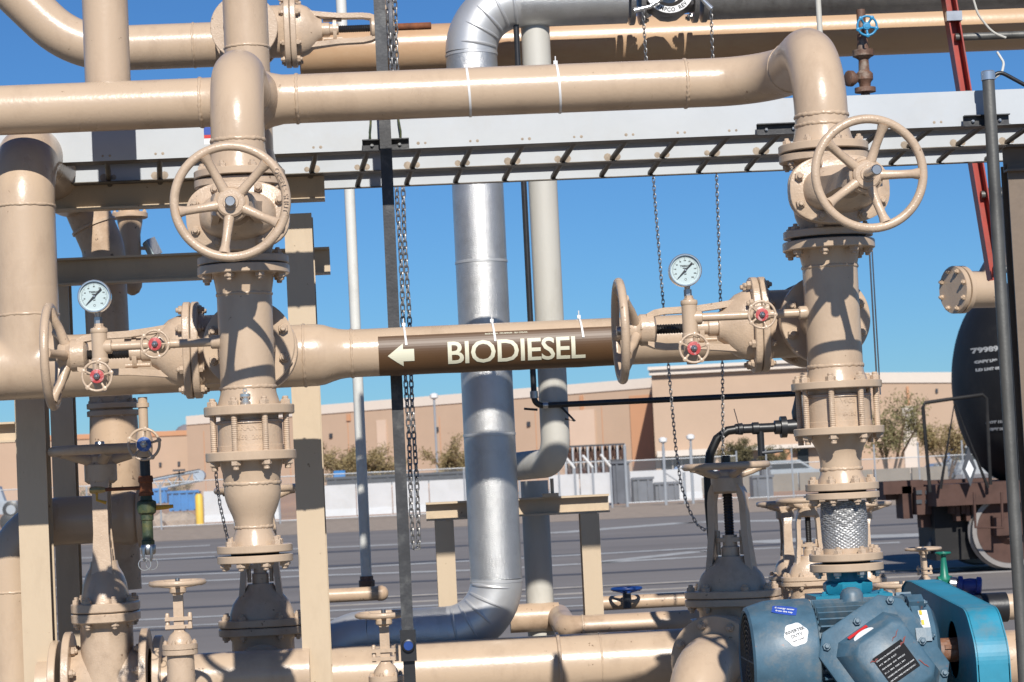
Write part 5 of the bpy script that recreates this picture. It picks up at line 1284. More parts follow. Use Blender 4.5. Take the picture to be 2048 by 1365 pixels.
def side(name, xx, hole):
    bm = bmesh.new(); vs = [bm.verts.new((xx, p_[0], p_[1])) for p_ in prof]; es = [bm.edges.new((vs[i], vs[(i + 1) % n])) for i in range(n)]
    if hole:
        hv = [bm.verts.new((xx, YM + math.cos(2 * math.pi * i / 32) * hole * .8, zm + .0 + math.sin(2 * math.pi * i / 32) * hole)) for i in range(32)]
        es += [bm.edges.new((hv[i], hv[(i + 1) % 32])) for i in range(32)]
    bmesh.ops.triangle_fill(bm, edges=es, use_beauty=True)
    r_ = bmesh.ops.extrude_face_region(bm, geom=bm.faces[:]); bmesh.ops.translate(bm, verts=[v for v in r_['geom'] if isinstance(v, bmesh.types.BMVert)], vec=(.003, 0, 0))
    bmesh.ops.recalc_face_normals(bm, faces=bm.faces)
    me = bpy.data.meshes.new(name); bm.to_mesh(me); bm.free(); me.materials.append(MATS['guard_blue']); return link(name, me, gu)
side('side_plate', xg0 + .004, .085); side('side_plate', xg0 + wg - .006, 0)
G().lathe((xg0 + .03, YM, zm), ax, [(0, .075), (.005, .08), (.05, .08)], 36).build('pulley', 'motor_dark', gu)
# ================================================================ GROUND
def sheet(name, x0, x1, y0, y1, z, m):
    return struct(G().add([(x0, y0, z), (x1, y0, z), (x1, y1, z), (x0, y1, z)], [(0, 1, 2, 3)]).build(name, m))
sheet('ground', -1500, 1500, -300, 2600, 0, 'earth')
sheet('parking_lot', -300, 300, -60, 59, .004, 'asphalt')
sheet('gravel_verge', -300, 300, 59, 84, .008, 'gravel')
sheet('far_lot', -300, 300, 112, 165, .004, 'asphalt')
pd = G(); pd.box((0, -3, .04), (16, 16, .07)); struct(pd.build('bounce_pad', 'concrete'))  # unseen pad, added to bounce warm light up onto the pipework
def strip(name, pts, w, m, z=.008):        # painted line on the ground through photo points (px, py)
    P = []
    for px, py in pts:
        d = fw + rt * ((px - CX) / F) + up * ((CY - py) / F); k_ = (z - CAM.z) / d.z; P.append(CAM + d * k_)
    g = G()
    for a, b in zip(P, P[1:]):
        n_ = Vector((-(b - a).y, (b - a).x, 0)).normalized() * w / 2; g.add([a - n_, b - n_, b + n_, a + n_], [(0, 1, 2, 3)])
    return struct(g.build(name, m))
for pts, w in ((((-100, 1168), (620, 1140), (960, 1121), (1500, 1091)), .55), (((-100, 1186), (620, 1152), (960, 1140), (1500, 1108)), .5), (((-100, 1258), (700, 1220), (1450, 1180)), .28), (((-100, 1274), (740, 1234), (1450, 1196)), .22),
               (((1180, 1127), (1400, 1103), (1800, 1085)), .5), (((1100, 1067), (1380, 1045), (1620, 1040)), 1.1), (((1500, 1086), (1640, 1077), (1960, 1066)), 1.7), (((-100, 1128), (640, 1096), (900, 1085)), .8), (((280, 1098), (420, 1091)), .9), (((280, 1121), (430, 1113)), .7)):
    strip('painted_line', pts, w, 'line_paint')
for y0_, w in ((1100, 1.0), (1128, .8), (1166, .5), (1198, .4), (1240, .3)):
    strip('tar_seam', ((-200, y0_ + 44 + random.uniform(-3, 3)), (500, y0_ + 12), (1200, y0_ - 22 + random.uniform(-3, 3)), (2100, y0_ - 66)), w, 'tar', .0065)

# ================================================================ BUILDINGS
def at_d(px, py, D):                       # point seen at a photo pixel, D metres ahead of the camera
    d = fw + rt * ((px - CX) / F) + up * ((CY - py) / F); return CAM + d * D
def wall_block(name, lab, c, bandh, m, mb, depth=30):
    """c: list of (px, roof_row, distance) along the facade; flat roof, parapet band, built down to the ground"""
    P = [at_d(px, py, D) for px, py, D in c]; zt = sum(p.z for p in P) / len(P)
    t = thing(name, lab, 'building', (P[0].x, P[0].y, 0), 'buildings beyond the fence')
    a, b = P[0], P[-1]; d = (b - a); d.z = 0; n_ = Vector((-d.y, d.x, 0)).normalized()
    if n_.y < 0: n_ = -n_
    q_ = [Vector((p.x, p.y, 0)) for p in (a, b)]; q_ += [q_[1] + n_ * depth, q_[0] + n_ * depth]
    zz_ = [P[0].z, P[-1].z, P[-1].z, P[0].z]
    G().rings([[Vector((p.x, p.y, -.2)) for p in q_], [Vector((p.x, p.y, h_)) for p, h_ in zip(q_, zz_)]]).build('wall', m, t)
    G().rings([[Vector((p.x, p.y, zz_[i] + o_)) + (Vector((0, -.12, 0)) if i < 2 else Vector((0, 0, 0))) for i, p in enumerate(q_)] for o_ in (-bandh, .05)]).build('parapet', mb, t)
    return t, q_[0], q_[1], zt
def panel(t, a, b, f0, f1, z0, z1, m, nm='panel', out=.15):
    d = b - a; n_ = Vector((-d.y, d.x, 0)).normalized(); n_ = -n_ if n_.y > 0 else n_
    p, q_ = a + d * f0, a + d * f1
    G().rings([[Vector((v.x, v.y, z_)) + n_ * o_ for v, o_ in ((p, -.05), (q_, -.05), (q_, out), (p, out))] for z_ in (z0, z1)]).build(nm, m, t)
t, a, b, zt = wall_block('warehouse', 'long tan warehouse with pale parapet stretching behind the silver pipe', [(372, 834, 208), (1305, 757, 186)], .75, 'stucco', 'parapet')
for f0, f1, m, z0, z1 in ((.435, .455, 'stucco_pale', 0, zt - 1.7), (.37, .378, 'stucco_orange', zt - 1.6, zt - 1.0), (.64, .648, 'stucco_orange', zt - 2, zt - 1.0), (.835, .885, 'stucco_pale', 0, zt - 1.9), (.858, .864, 'stucco_orange', zt - 1.9, zt - .7), (.955, .998, 'stucco_orange', 0, zt - 1.0), (.2, .208, 'stucco_orange', 1, zt - 1.0)):
    panel(t, a, b, f0, f1, z0, z1, m)
for i in range(14): panel(t, a, b, .04 + i * .066, .0412 + i * .066, 0, zt - 1.7, 'stucco_orange', 'wall_joint', .03)
for f in (.27, .33, .40, .56, .75): panel(t, a, b, f, f + .006, zt - 3.0, zt - 2.6, 'dark_metal', 'wall_light')
t, a, b, zt = wall_block('warehouse', 'lower tan warehouse wing at far left below the beams', [(-350, 890, 216), (376, 862, 210)], .4, 'stucco', 'stucco_orange')
for f in (.72, .80, .86, .92, .97): panel(t, a, b, f, f + .006, zt - 3.4, zt - 3.0, 'dark_metal', 'wall_light')
t, a, b, zt = wall_block('warehouse', 'taller tan entrance block with cornice behind the right stack', [(1302, 736, 172), (1665, 722, 171)], .5, 'stucco', 'parapet', 14)
panel(t, a, b, -.012, 1.01, zt - .5, zt - .05, 'parapet', 'cornice', .5); panel(t, a, b, -.018, 1.02, zt - .12, zt + .12, 'parapet', 'cornice', .8)
panel(t, a, b, .03, .30, 0, 2.1, 'dark_glass', 'window'); panel(t, a, b, .01, .34, 2.1, 2.55, 'parapet', 'canopy', 1.2)
for i in range(5): panel(t, a, b, .04 + i * .05, .044 + i * .05, 0, 2.1, 'parapet', 'mullion', .25)
panel(t, a, b, .40, .66, .7, 1.6, 'dark_glass', 'window'); panel(t, a, b, .62, .74, 0, 2.2, 'stucco_orange', 'pier', 1.0); panel(t, a, b, .78, .84, 0, 2.2, 'dark_glass', 'door'); panel(t, a, b, .40, 1.0, 2.3, 2.6, 'parapet', 'canopy', 1.0)
vs, fs = text_geo('3406', 1.0, .02, .02, 'CENTER'); d = (b - a).normalized(); o = a + (b - a) * .885 + Vector((0, -.3, zt - 1.6)); G().add([o + d * v.x + Vector((0, 0, v.y)) for v in vs], fs).build('building_number', 'dark_metal', t)
t, a, b, zt = wall_block('warehouse', 'tan warehouse wall behind the tank car with white pilaster', [(1660, 747, 178), (2300, 745, 172)], .75, 'stucco', 'parapet')
panel(t, a, b, .225, .268, 0, zt - 2.2, 'parapet', 'pilaster'); panel(t, a, b, .243, .250, zt - 2.2, zt - .7, 'stucco_orange', 'panel')
panel(t, a, b, .335, .342, zt - 1.3, zt - 1.0, 'dark_metal', 'wall_light')
# ---- earth bank and low concrete wall in front
g = G(); rr = []
for j in range(9):
    yy = 100 + j * 5; row = []
    for i in range(60):
        xx = -60 + i * 1.2; hgt = (1.15 * math.sin(math.pi * j / 8) ** .7) * (.75 + .35 * math.sin(i * .37 + j) * math.cos(i * .13)) * min(1, max(0, (8 - xx) / 5)); row.append(Vector((xx, yy, hgt - .05)))
    rr.append(row)
o = 0
for row in rr: g.v += row
for j in range(8):
    for i in range(59): g.f.append((j * 60 + i, j * 60 + i + 1, j * 60 + 61 + i, j * 60 + 60 + i))
struct(g.build('earth_bank', 'earth'))
for i in range(7):
    a = at_d(1410 + i * 75, 985 - i * 3.6, 108); zt = 1.5 + (CAM.z - 1.5) - .05
    o = G().box((a.x, a.y, .38), (1.7, .25, .9)).build('wall_block', 'concrete'); tag(o, 'grey low wall section behind the right stack, number %s from its left end' % ('one', 'two', 'three', 'four', 'five', 'six', 'seven')[i], 'wall', 'low wall sections')
# ---- mountain
g = G(); c = at_d(372, 905, 1900); rings_ = []
for k, (h_, r_) in enumerate(((-8, 30), (8, 22), (18, 12), (25, 5), (27, 1))): rings_.append([Vector((c.x + math.cos(t_) * r_ * (1 + .2 * math.sin(3 * t_ + k)), c.y + math.sin(t_) * r_, c.z + h_ - 4)) for t_ in [2 * math.pi * j / 20 for j in range(20)]])
struct(g.rings(rings_).build('hill', 'rock_hill'))

# ================================================================ FENCE, BARRIERS, YARD
YF = 78.0
def gx(px): return at_d(px, 1000, (YF + 7.89)).x
fm = bpy.data.materials.new('chain_link'); fm.use_nodes = True; n_, l_ = fm.node_tree.nodes, fm.node_tree.links
tr = n_.new('ShaderNodeBsdfTransparent'); mx = n_.new('ShaderNodeMixShader'); mx.inputs[0].default_value = .13
n_['Principled BSDF'].inputs['Base Color'].default_value = (.36, .38, .40, 1); n_['Principled BSDF'].inputs['Roughness'].default_value = .5
l_.new(tr.outputs[0], mx.inputs[1]); l_.new(n_['Principled BSDF'].outputs[0], mx.inputs[2]); l_.new(mx.outputs[0], n_['Material Output'].inputs[0]); MATS['chain_link'] = fm
fe = thing('chain_link_fence', 'galvanised chain-link fence along the far side of the lot', 'fence', (gx(700), YF, 0))
for px in (-60, 60, 180, 325, 470, 560, 645, 735, 830, 930, 1040, 1120): G().cyl((gx(px), YF, 0), (gx(px), YF, 1.75), .035, 8).build('post', 'fence_zinc', fe)
xa_, xb_ = gx(-80), gx(1225)
for z_ in (1.75, .12): G().cyl((xa_, YF, z_), (xb_, YF, z_), .022, 6).build('rail', 'fence_zinc', fe)
G().add([(xa_, YF, .1), (xb_, YF, .1), (xb_, YF, 1.75), (xa_, YF, 1.75)], [(0, 1, 2, 3)]).build('mesh', 'chain_link', fe)
for px in (1150, 1186, 1222):
    x = gx(px); G().cyl((x, YF - .5, 0), (x, YF - .5, 1.55), .04, 8).build('post', 'fence_zinc', fe); G().cyl((x, YF - .5, 1.55), (x - .35, YF - .7, 2.0), .05, 8).build('barb_arm', 'white_paint', fe)
gt = thing('fence_gate', 'tall double gate in the fence left of the shaded handwheel', 'gate', (gx(1330), YF, 0))
for px, h_ in ((1255, 2.3), (1333, 2.2), (1388, 2.1), (1372, 1.2), (1418, 1.2)): G().cyl((gx(px), YF, 0), (gx(px), YF, h_), .055, 8).build('post', 'fence_zinc', gt)
for z_ in (1.72, .15): G().cyl((gx(1255), YF, z_), (gx(1480), YF, z_), .025, 6).build('rail', 'fence_zinc', gt)
G().cyl((gx(1335), YF, 1.2), (gx(1372), YF, .7), .03, 6).build('brace', 'fence_zinc', gt)
G().add([(gx(1255), YF, .1), (gx(1480), YF, .1), (gx(1480), YF, 1.7), (gx(1255), YF, 1.7)], [(0, 1, 2, 3)]).build('mesh', 'chain_link', gt)
f2 = thing('chain_link_fence', 'chain-link fence right of the gate behind the right stack', 'fence', (gx(1600), YF, 0))
for px in (1480, 1540, 1592, 1680, 1760, 1850, 1940, 2040): G().cyl((gx(px), YF, 0), (gx(px), YF, 1.9), .03, 8).build('post', 'fence_zinc', f2)
for z_ in (1.35, .12): G().cyl((gx(1480), YF, z_), (gx(2100), YF, z_), .02, 6).build('rail', 'fence_zinc', f2)
G().add([(gx(1480), YF, .1), (gx(2100), YF, .1), (gx(2100), YF, 1.35), (gx(1480), YF, 1.35)], [(0, 1, 2, 3)]).build('mesh', 'chain_link', f2)
# white barriers: jersey profile
def barrier(px0, px1, D, h, lab, m='barrier'):
    a, b = at_d(px0, 1000, D), at_d(px1, 1000, D); y = a.y
    o = G(); o.prism([(0, -.3), (.0, .3), (.18, .22), (.3, .12), (h, .10), (h, -.10), (.3, -.12), (.18, -.22)], (a.x, y, 0), (0, 0, 1), (0, 1, 0), (1, 0, 0), b.x - a.x)
    return tag(o.build('road_barrier', m), lab, 'barrier', 'white barriers behind the fence')
for i, (p0, p1) in enumerate(((408, 480), (482, 560), (640, 712), (714, 784), (786, 858), (860, 934))):
    barrier(p0, p1, 98, 1.32, 'tall white barrier block behind the fence, number %s counting from the yellow bollard' % ('one', 'two', 'three', 'four', 'five', 'six')[i])
for i, (p0, p1) in enumerate(((1100, 1160), (1162, 1222), (1262, 1330), (1332, 1405))):
    barrier(p0, p1, 99, 1.3, 'white barrier block near the gate, number %s from the support beam' % ('one', 'two', 'three', 'four')[i])
x = at_d(400, 1050, 92)
t = thing('bollard', 'yellow bollard in front of the white barriers at left', 'bollard', (x.x, x.y, 0)); G().lathe((x.x, x.y, 0), (0, 0, 1), [(0, .16), (1.15, .16), (1.25, .1)], 14).build('tube', 'yellow_paint', t)
def yard_box(name, lab, cat, px0, px1, D, z0, z1, m, dep=1.6, ribs=4, grp=None):
    a, b = at_d(px0, 1000, D), at_d(px1, 1000, D); t = thing(name, lab, cat, (a.x, a.y, 0), grp)
    G().box(((a.x + b.x) / 2, a.y + dep / 2, (z0 + z1) / 2), (b.x - a.x, dep, z1 - z0)).build('shell', m, t)
    for i in range(ribs): G().box((a.x + (b.x - a.x) * (i + .5) / ribs, a.y - .04, (z0 + z1) / 2), (.08, .08, z1 - z0 - .1)).build('rib', m, t)
    G().box(((a.x + b.x) / 2, a.y - .02, z1), (b.x - a.x + .1, .16, .1)).build('rim', m, t)
yard_box('skip', 'bright blue skip left of the yellow bollard', 'skip', 338, 396, 97, .55, 1.35, 'skip_blue')
yard_box('skip', 'smaller blue skip beside the drain fitting', 'skip', 303, 334, 99, .9, 1.5, 'skip_blue', ribs=3)
yard_box('container', 'long dark container with blue trim behind the barriers left of silver pipe', 'container', 655, 935, 103, 1.2, 1.62, 'dark_metal', ribs=8)
yard_box('crate', 'dark grey crate stack by the gate post', 'crate', 1228, 1262, 94, 0, 1.7, 'crate_grey', 1, 2)
yard_box('crate', 'low dark grey crate right of the gate post', 'crate', 1268, 1308, 95, 0, 1.0, 'crate_grey', 1, 2)
yard_box('crate', 'long low dark crate inside the gate', 'crate', 1312, 1360, 96, 0, .75, 'crate_grey', 1, 3)
yard_box('crate', 'dark crate behind fence right of shaded handwheel', 'crate', 1508, 1548, 94, 0, .85, 'crate_grey', 1, 2)
yard_box('bin', 'dark grey bin by the concrete wall right of shaded handwheel', 'bin', 1527, 1545, 104, .3, 1.2, 'crate_grey', .8, 2)
# stones in the yard
for i, (px, w_) in enumerate(((350, 1.1), (372, .8), (325, .7))):
    a = at_d(px, 1050, 95); g = G(); g.lathe((a.x, a.y, 0), (0, 0, 1), [(-.05, w_ * .6), (.2, w_ * .62), (.4, w_ * .4), (.52, w_ * .12)], 9); g.v = [v + Vector((random.uniform(-.1, .1), random.uniform(-.1, .1), random.uniform(-.05, .05))) for v in g.v]
    tag(g.build('boulder', 'gravel', None, 20), 'pale %s boulder under the blue skip' % ('large', 'middling', 'small')[i], 'boulder', 'boulders under the skip')
# conveyor boom
t = thing('conveyor', 'pale lattice conveyor boom rising right behind the drain valve', 'conveyor', at_d(310, 1000, 100))
a, b = at_d(215, 998, 100), at_d(398, 962, 100); u_ = Vector((0, 0, .42)); w_ = Vector((0, .7, 0))
for o_ in (Vector((0, 0, 0)), u_, w_, u_ + w_): G().cyl(a + o_, b + o_, .05, 6).build('chord', 'conveyor', t)
for i in range(14):
    p, q_ = a.lerp(b, i / 14), a.lerp(b, (i + 1) / 14); G().cyl(p + (u_ if i % 2 else u_ * 0), q_ + (u_ * 0 if i % 2 else u_), .03, 6).build('lattice_bar', 'conveyor', t)
G().bar(a + u_ * 1.15 + w_ / 2, b + u_ * 1.15 + w_ / 2, .6, .06).build('belt', 'dark_metal', t); G().cyl(b + u_ * .5, b + u_ * .5 + w_, .26, 16).build('drum', 'conveyor', t)
c = at_d(358, 941, 100); G().box(c, (.5, .4, .08)).build('hood', 'dark_metal', t); G().cyl(c, c - Vector((0, 0, .7)), .03, 6).build('mast', 'dark_metal', t)
# rack of lattice trusses
t = thing('truss_rack', 'dark rack of lattice trusses behind the fence by the gate', 'rack', at_d(1195, 1000, 105))
D = 105; zz0, zz1 = 1.1, 2.55
xa_, xb_ = at_d(1132, 940, D), at_d(1252, 940, D)
for i in range(9):
    x = xa_.x + (xb_.x - xa_.x) * i / 8; G().box((x, xa_.y, (zz0 + zz1) / 2), (.08, .1, zz1 - zz0)).build('upright', 'fence_zinc', t)
for z_ in (zz0, zz1, (zz0 + zz1) / 2): G().box(((xa_.x + xb_.x) / 2, xa_.y, z_), (xb_.x - xa_.x, .12, .08)).build('rail', 'dark_metal', t)
for i in range(16):
    x = xa_.x + (xb_.x - xa_.x) * i / 16
    for s_ in (0, 1): G().cyl((x, xa_.y + .3, zz0 + (zz1 - zz0) * s_), (x + (xb_.x - xa_.x) / 16, xa_.y + .3, zz1 - (zz1 - zz0) * s_), .06, 5).build('truss_bar', 'rail_brown', t)
for s_ in (0, 1): G().box((xa_.x if s_ == 0 else xb_.x, xa_.y, zz0 / 2), (.15, .15, zz0)).build('leg', 'dark_metal', t)
# light poles
for i, (px, py, D, lab) in enumerate(((868, 796, 150, 'tall thin light pole left of the silver pipe'), (1326, 884, 150, 'short pale lamp post left of the hose valve'), (1381, 878, 150, 'short pale lamp post nearest the black hose'))):
    p = at_d(px, py, D); t = thing('light_pole', lab, 'lamp post', (p.x, p.y, 0), 'light poles beyond the fence'); G().cyl((p.x, p.y, 0), (p.x, p.y, p.z), .07, 8).build('pole', 'fence_zinc', t); G().lathe((p.x, p.y, p.z - .1), (0, 0, 1), [(0, .1), (.1, .26), (.3, .28), (.4, .1)], 12).build('lamp_head', 'white_paint', t)
p = at_d(680, 975, 120); t = thing('road_sign', 'small blue sign on a post in front of the bank', 'sign', (p.x, p.y, 0)); G().cyl((p.x, p.y, 0), (p.x, p.y, 2.0), .03, 6).build('post', 'fence_zinc', t); G().box((p.x, p.y - .05, 1.75), (.6, .04, .55)).build('plate', 'skip_blue', t)
# cars
def car(px, D, lab, m, L=4.4, suv=False):
    p = at_d(px, 1000, D); t = thing('parked_car', lab, 'car', (p.x, p.y, 0), 'cars beyond the fence'); h = 1.75 if suv else 1.45; w_ = 1.8; z0 = .28
    prof_ = [(-L / 2, z0), (-L / 2, .75), (-L / 2 + .1, .9), (-L * .22, 1.0), (L * .30, 1.0), (L / 2 - .05, .85), (L / 2, z0 + .2), (L / 2 - .1, z0)]
    G().prism(prof_, (p.x, p.y, 0), (1, 0, 0), (0, 0, 1), (0, 1, 0), w_).build('body', m, t)
    cab = [(-L * .30, .98), (-L * .20, h - .04), (-L * .1, h), (L * (.30 if suv else .16), h), (L * (.44 if suv else .32), .98)]
    G().prism(cab, (p.x, p.y + .1, 0), (1, 0, 0), (0, 0, 1), (0, 1, 0), w_ - .2).build('cabin', m, t)
    win = [(-L * .26, 1.03), (-L * .19, h - .1), (L * (.28 if suv else .15), h - .1), (L * (.38 if suv else .27), 1.03)]
    G().prism(win, (p.x, p.y + .08, 0), (1, 0, 0), (0, 0, 1), (0, 1, 0), .03).build('window', 'dark_glass', t)
    for sx in (-1, 1):
        for yy in (.1, w_ - .1):
            c = Vector((p.x + sx * L * .31, p.y + yy, .33)); g = G().lathe(c - Vector((0, .1, 0)), (0, 1, 0), [(0, .25), (.02, .33), (.18, .33), (.2, .25)], 16).build('wheel', 'rubber', t)
            G().lathe(c - Vector((0, .115, 0)), (0, 1, 0), [(0, .19), (.02, .2)], 12).build('rim', 'car_silver', g)
car(1400, 126, 'red car mostly hidden behind the shaded handwheel', 'car_red', 4.6)
car(1958, 118, 'silver car beyond the tank car frame', 'car_silver', 4.6, True)
car(1395, 112, 'white car inside the gate under the shaded handwheel', 'car_white', 3.8)
car(1575, 112, 'grey car behind the right stack', 'car_silver', 4.4)
# small tractor at the far left
p = at_d(18, 1000, 96); t = thing('tractor', 'blue grey machine with black tyre at the far left edge', 'tractor', (p.x, p.y, 0))
G().box((p.x - .6, p.y + .4, 1.05), (1.8, .8, .55)).build('hull', 'conveyor', t)
G().prism([(-.9, 1.3), (-.7, 1.95), (0, 1.95), (.2, 1.3)], (p.x - .4, p.y + .1, 0), (1, 0, 0), (0, 0, 1), (0, 1, 0), .6).build('cab', 'conveyor', t)
w_ = G().lathe((p.x + .08, p.y - .1, .95), (0, 1, 0), [(0, .26), (.04, .36), (.2, .36), (.24, .26)], 16).build('wheel', 'rubber', t); G().lathe((p.x + .08, p.y - .12, .95), (0, 1, 0), [(0, .2), (.03, .2)], 12).build('rim', 'car_silver', w_)
for dx in (-1.2, 0): G().lathe((p.x + dx, p.y - .1, .42), (0, 1, 0), [(0, .3), (.04, .42), (.2, .42), (.24, .3)], 16).build('wheel', 'rubber', t)

# ================================================================ TANK CAR
YK = 20.5; zk_ = lambda px, py: W(px, py, YK)
kk = S(2000, 900, YK)
ct = W(1985, 768, YK); rt_ = 203 / kk; xe = W(1923, 768, YK).x
tk = thing('tank_car', 'black railway tank car with white numbers at the right edge', 'tank car', (xe + 6, YK, 0))
g = G(); pr = [(rt_ * .55 * (1 - math.cos(R(a))), rt_ * math.sin(R(a))) for a in range(4, 91, 6)]
g.lathe((xe, YK + rt_ * .2, ct.z), (1, 0, 0), pr + [(12, rt_)], 72); g.build('tank', 'rail_black', tk)
zfr = W(1960, 985, YK).z
G().box((xe + 5.6, YK + rt_ * .2, zfr), (12.4, 2.2, .26)).build('sill', 'rail_brown', tk)
G().box((W(1880, 985, YK).x, YK + .3, W(1880, 985, YK).z + .04), (1.35, .5, .22)).build('draft_sill', 'rail_brown', tk)
c = W(1860, 1000, YK)
g = G(); g.box(c + Vector((.0, -.1, .0)), (.5, .5, .34)); g.box(c + Vector((.12, -.2, -.22)), (.22, .3, .24)); g.build('coupler', 'rail_brown', tk)
G().box(W(1800, 978, YK) + Vector((0, 0, .02)), (.5, .4, .16)).build('coupler_shank', 'rail_brown', tk); G().box(W(1808, 1005, YK), (.12, .4, .4)).build('knuckle', 'rail_brown', tk)
G().box(W(1845, 1030, YK) + Vector((0, -.15, -.0)), (.16, .2, .3)).build('knuckle', 'rail_brown', tk)
for i, (px, py) in enumerate(((1838, 985), (1838, 1004), (1856, 985), (1856, 1004))): G().box(W(px, py, YK - .36), (.07, .02, .05)).build('slot', 'dark_metal', tk)
hx = [W(1860, 985, YK - 1.0), W(1846, 815, YK - 1.0), W(1850, 806, YK - 1.0), W(1905, 798, YK - 1.0), W(1965, 790, YK - 1.0), W(1973, 797, YK - 1.0), W(1981, 970, YK - 1.0)]
G().tube(hx, .022, 8).build('handrail', 'rail_black', tk)
G().tube([W(1881, 978, YK - 1.0), W(1909, 806, YK - 1.0), W(1976, 976, YK - 1.0)], .02, 8).build('handrail_brace', 'rail_black', tk)
c = W(1939, 937, YK - 1.05); G().prism([(0, .26), (.085, 0), (0, -.22), (-.085, 0)], c, (1, 0, 0), (0, 0, 1), (0, 1, 0), .02).build('placard', 'dark_metal', tk); G().prism([(0, .11), (.05, 0), (0, -.11), (-.05, 0)], c + Vector((0, -.004, -.01)), (1, 0, 0), (0, 0, 1), (0, 1, 0), .006).build('placard_face', 'paper_white', tk)
for px, yy in ((2016, -1.0), (1962, -.75)):
    pass
cw = W(2018, 1062, YK - .7); rw = 74 / S(2018, 1062, YK - .7)
for i, (dx, dyy) in enumerate(((0, 0), (0, 1.45), (1.75, 0), (1.75, 1.45))):
    c = cw + Vector((dx, dyy, 0))
    w_ = G().lathe(c, (0, 1, 0), [(.05, rw * .84), (.0, rw * .88), (.0, rw), (.02, rw * 1.0), (.1, rw * 1.0), (.12, rw * 1.06), (.14, rw * 1.06)], 48, cap=False).build('wheel', 'wheel_steel', tk)
    G().lathe(c - Vector((0, .01, 0)), (0, 1, 0), [(-.06, .10), (-.02, .13), (.045, rw * .4), (.055, rw * .7), (.03, rw * .86)], 40, cap=True).build('wheel_web', 'rail_brown', w_)
G().cyl(cw + Vector((0, .1, 0)), cw + Vector((0, 1.5, 0)), .1, 16).build('axle', 'rail_brown', tk); G().cyl(cw + Vector((1.75, .1, 0)), cw + Vector((1.75, 1.5, 0)), .1, 16).build('axle', 'rail_brown', tk)
G().box(cw + Vector((.9, -.05, .06)), (2.2, .14, .22)).build('side_frame', 'rail_brown', tk); G().box(cw + Vector((.9, .7, .2)), (.3, 1.7, .25)).build('bolster', 'rail_brown', tk)
G().box(cw + Vector((-.55, .7, .12)), (.6, .9, .9)).build('brake_rigging', 'rail_black', tk)
for i in range(5): G().box(W(1900 + i * 10, 1005 + (i % 2) * 14, YK - .5), (.05, .3, .28)).build('brake_rod', 'rail_brown', tk)
st = [W(1948, 985, YK - 1.1), W(1951, 1055, YK - 1.1), W(2005, 1056, YK - 1.1), W(2003, 985, YK - 1.1)]
G().tube(st, .018, 6).build('step', 'rail_brown', tk)
G().tube([W(1856, 1105, YK - .2), W(1870, 1072, YK - .2), W(1885, 1040, YK - .2)], .045, 8).build('air_hose', 'dark_metal', tk)
def tank_text(txt, size, px, py, m='tank_print'):
    vs, fs = text_geo(txt, size, 0, .004, 'LEFT'); o = Vector((xe + (px - 1923) / kk, 0, zat(xe + .2, YK - .3, py))); cyy = YK + rt_ * .2; P = []
    for v in vs:
        z_ = o.z + v.y; xx = o.x + v.x
        dx_ = xx - xe; rl = rt_ if dx_ > rt_ * .55 else rt_ * math.sqrt(max(.02, 1 - (1 - dx_ / (rt_ * .55)) ** 2)); dz = z_ - ct.z
        P.append(Vector((xx, cyy - math.sqrt(max(.01, (rl * 1.006) ** 2 - dz * dz)) - .006, z_)))
    G().add(P, fs).build('number_print', m, tk)
tank_text('79989', .085, 1937, 706); tank_text('CAPY LBS', .042, 1938, 727); tank_text('LD LMT 094', .042, 1938, 743); tank_text('DOT 111A', .038, 1950, 848); tank_text('TEST 2009', .038, 1954, 862)
# rails under it
for dyy in (-.62, .82): tag(G().box((xe + 4, YK + dyy, .012), (24, .07, .02)).build('rail', 'wheel_steel'), '%s steel rail under the tank car' % ('nearer' if dyy < 0 else 'farther'), 'rail', 'rails')

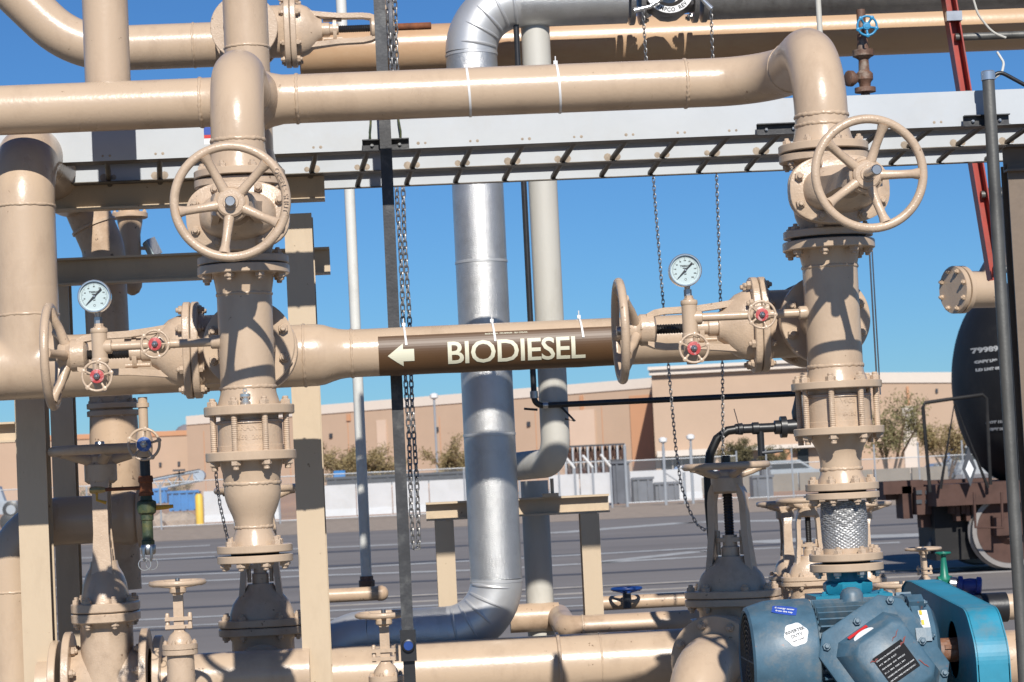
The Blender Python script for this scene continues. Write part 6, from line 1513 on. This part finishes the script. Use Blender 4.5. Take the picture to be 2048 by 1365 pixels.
# ================================================================ TREES
def tree(px, py, D, h, w, leaf, lab, n=1500, seed=0, name='desert_tree', stems=4):
    rd = random.Random(seed); p = at_d(px, py, D); base = Vector((p.x, p.y, 0)); t = thing(name, lab, 'tree', base, 'desert trees beyond the fence')
    g = G(); tips = []
    for s_ in range(stems):
        a = 2 * math.pi * s_ / stems + rd.uniform(-.4, .4); sp = rd.uniform(.25, .6)
        p0 = base + Vector((rd.uniform(-.1, .1), rd.uniform(-.1, .1), 0)); p1 = base + Vector((math.cos(a) * w * .22 * sp, math.sin(a) * w * .22, h * .35)); p2 = base + Vector((math.cos(a) * w * .42 * sp * 1.4, math.sin(a) * w * .4, h * rd.uniform(.62, .8)))
        g.tube([p0, p0.lerp(p1, .5) + Vector((rd.uniform(-.08, .08), 0, 0)), p1, p2], [.06 * h / 3, .05 * h / 3, .04 * h / 3, .015], 6)
        for b_ in range(9):
            q0 = p1.lerp(p2, rd.uniform(-.2, .95)); d = Vector((rd.uniform(-1, 1), rd.uniform(-1, 1), rd.uniform(.1, 1.3))).normalized(); q1 = q0 + d * h * rd.uniform(.15, .33)
            g.tube([q0, q0.lerp(q1, .5) + Vector((rd.uniform(-.06, .06), 0, rd.uniform(0, .08))), q1], [.018, .012, .006], 4); tips.append((q0, q1))
            for c_ in range(3):
                r0_ = q0.lerp(q1, rd.uniform(.4, 1)); r1_ = r0_ + Vector((rd.uniform(-1, 1), rd.uniform(-1, 1), rd.uniform(-.2, 1))).normalized() * h * rd.uniform(.08, .18); g.tube([r0_, r1_], [.008, .003], 3); tips.append((r0_, r1_))
    g.build('trunk', 'bark', t)
    g = G()
    for i in range(n):
        a, b = rd.choice(tips); c = a.lerp(b, rd.uniform(.1, 1.15)) + Vector((rd.gauss(0, 1), rd.gauss(0, 1), rd.gauss(0, 1))) * h * .035
        d1 = Vector((rd.uniform(-1, 1), rd.uniform(-1, 1), rd.uniform(-1, 1))).normalized(); d2 = d1.cross(Vector((rd.uniform(-1, 1), rd.uniform(-1, 1), rd.uniform(-1, 1)))).normalized(); L_ = rd.uniform(.045, .10) * min(1.1, h / 3); 
        g.add([c - d1 * L_, c + d2 * L_ * .35, c + d1 * L_, c - d2 * L_ * .35], [(0, 1, 2, 3)])
    g.build('crown', leaf, t, 180)
for i, a in enumerate(((697, 975, 122, 3.7, 5.0, 'leaf_dry', 'loose dry shrub tree left of the thin white pole', 5000, 11), (752, 970, 124, 3.4, 4.6, 'leaf_dry', 'loose dry shrub tree between thin white pole and strut post', 4500, 12), (905, 965, 124, 3.8, 4.4, 'leaf_dry', 'loose dry shrub tree just left of the silver pipe', 5000, 13), (350, 975, 126, 2.2, 3.0, 'leaf_dry', 'brownish bush behind the conveyor boom', 2600, 14),
        (1478, 962, 140, 3.1, 4.0, 'leaf_dark', 'dark green tree left of the hose valve lever', 5500, 15), (1555, 962, 142, 2.6, 2.8, 'leaf_dark', 'dark green tree right behind the hose valve', 4500, 16), (1782, 965, 112, 4.6, 6.0, 'leaf_green', 'tall green desert tree right of the right check valve', 4200, 17), (1897, 965, 115, 3.6, 5.0, 'leaf_dry', 'pale desert tree behind the tank car handrail', 4500, 18), (160, 968, 124, 2.0, 2.4, 'leaf_green', 'small bush at far left between the columns', 900, 19))):
    tree(*a[:7], n=a[7], seed=a[8])
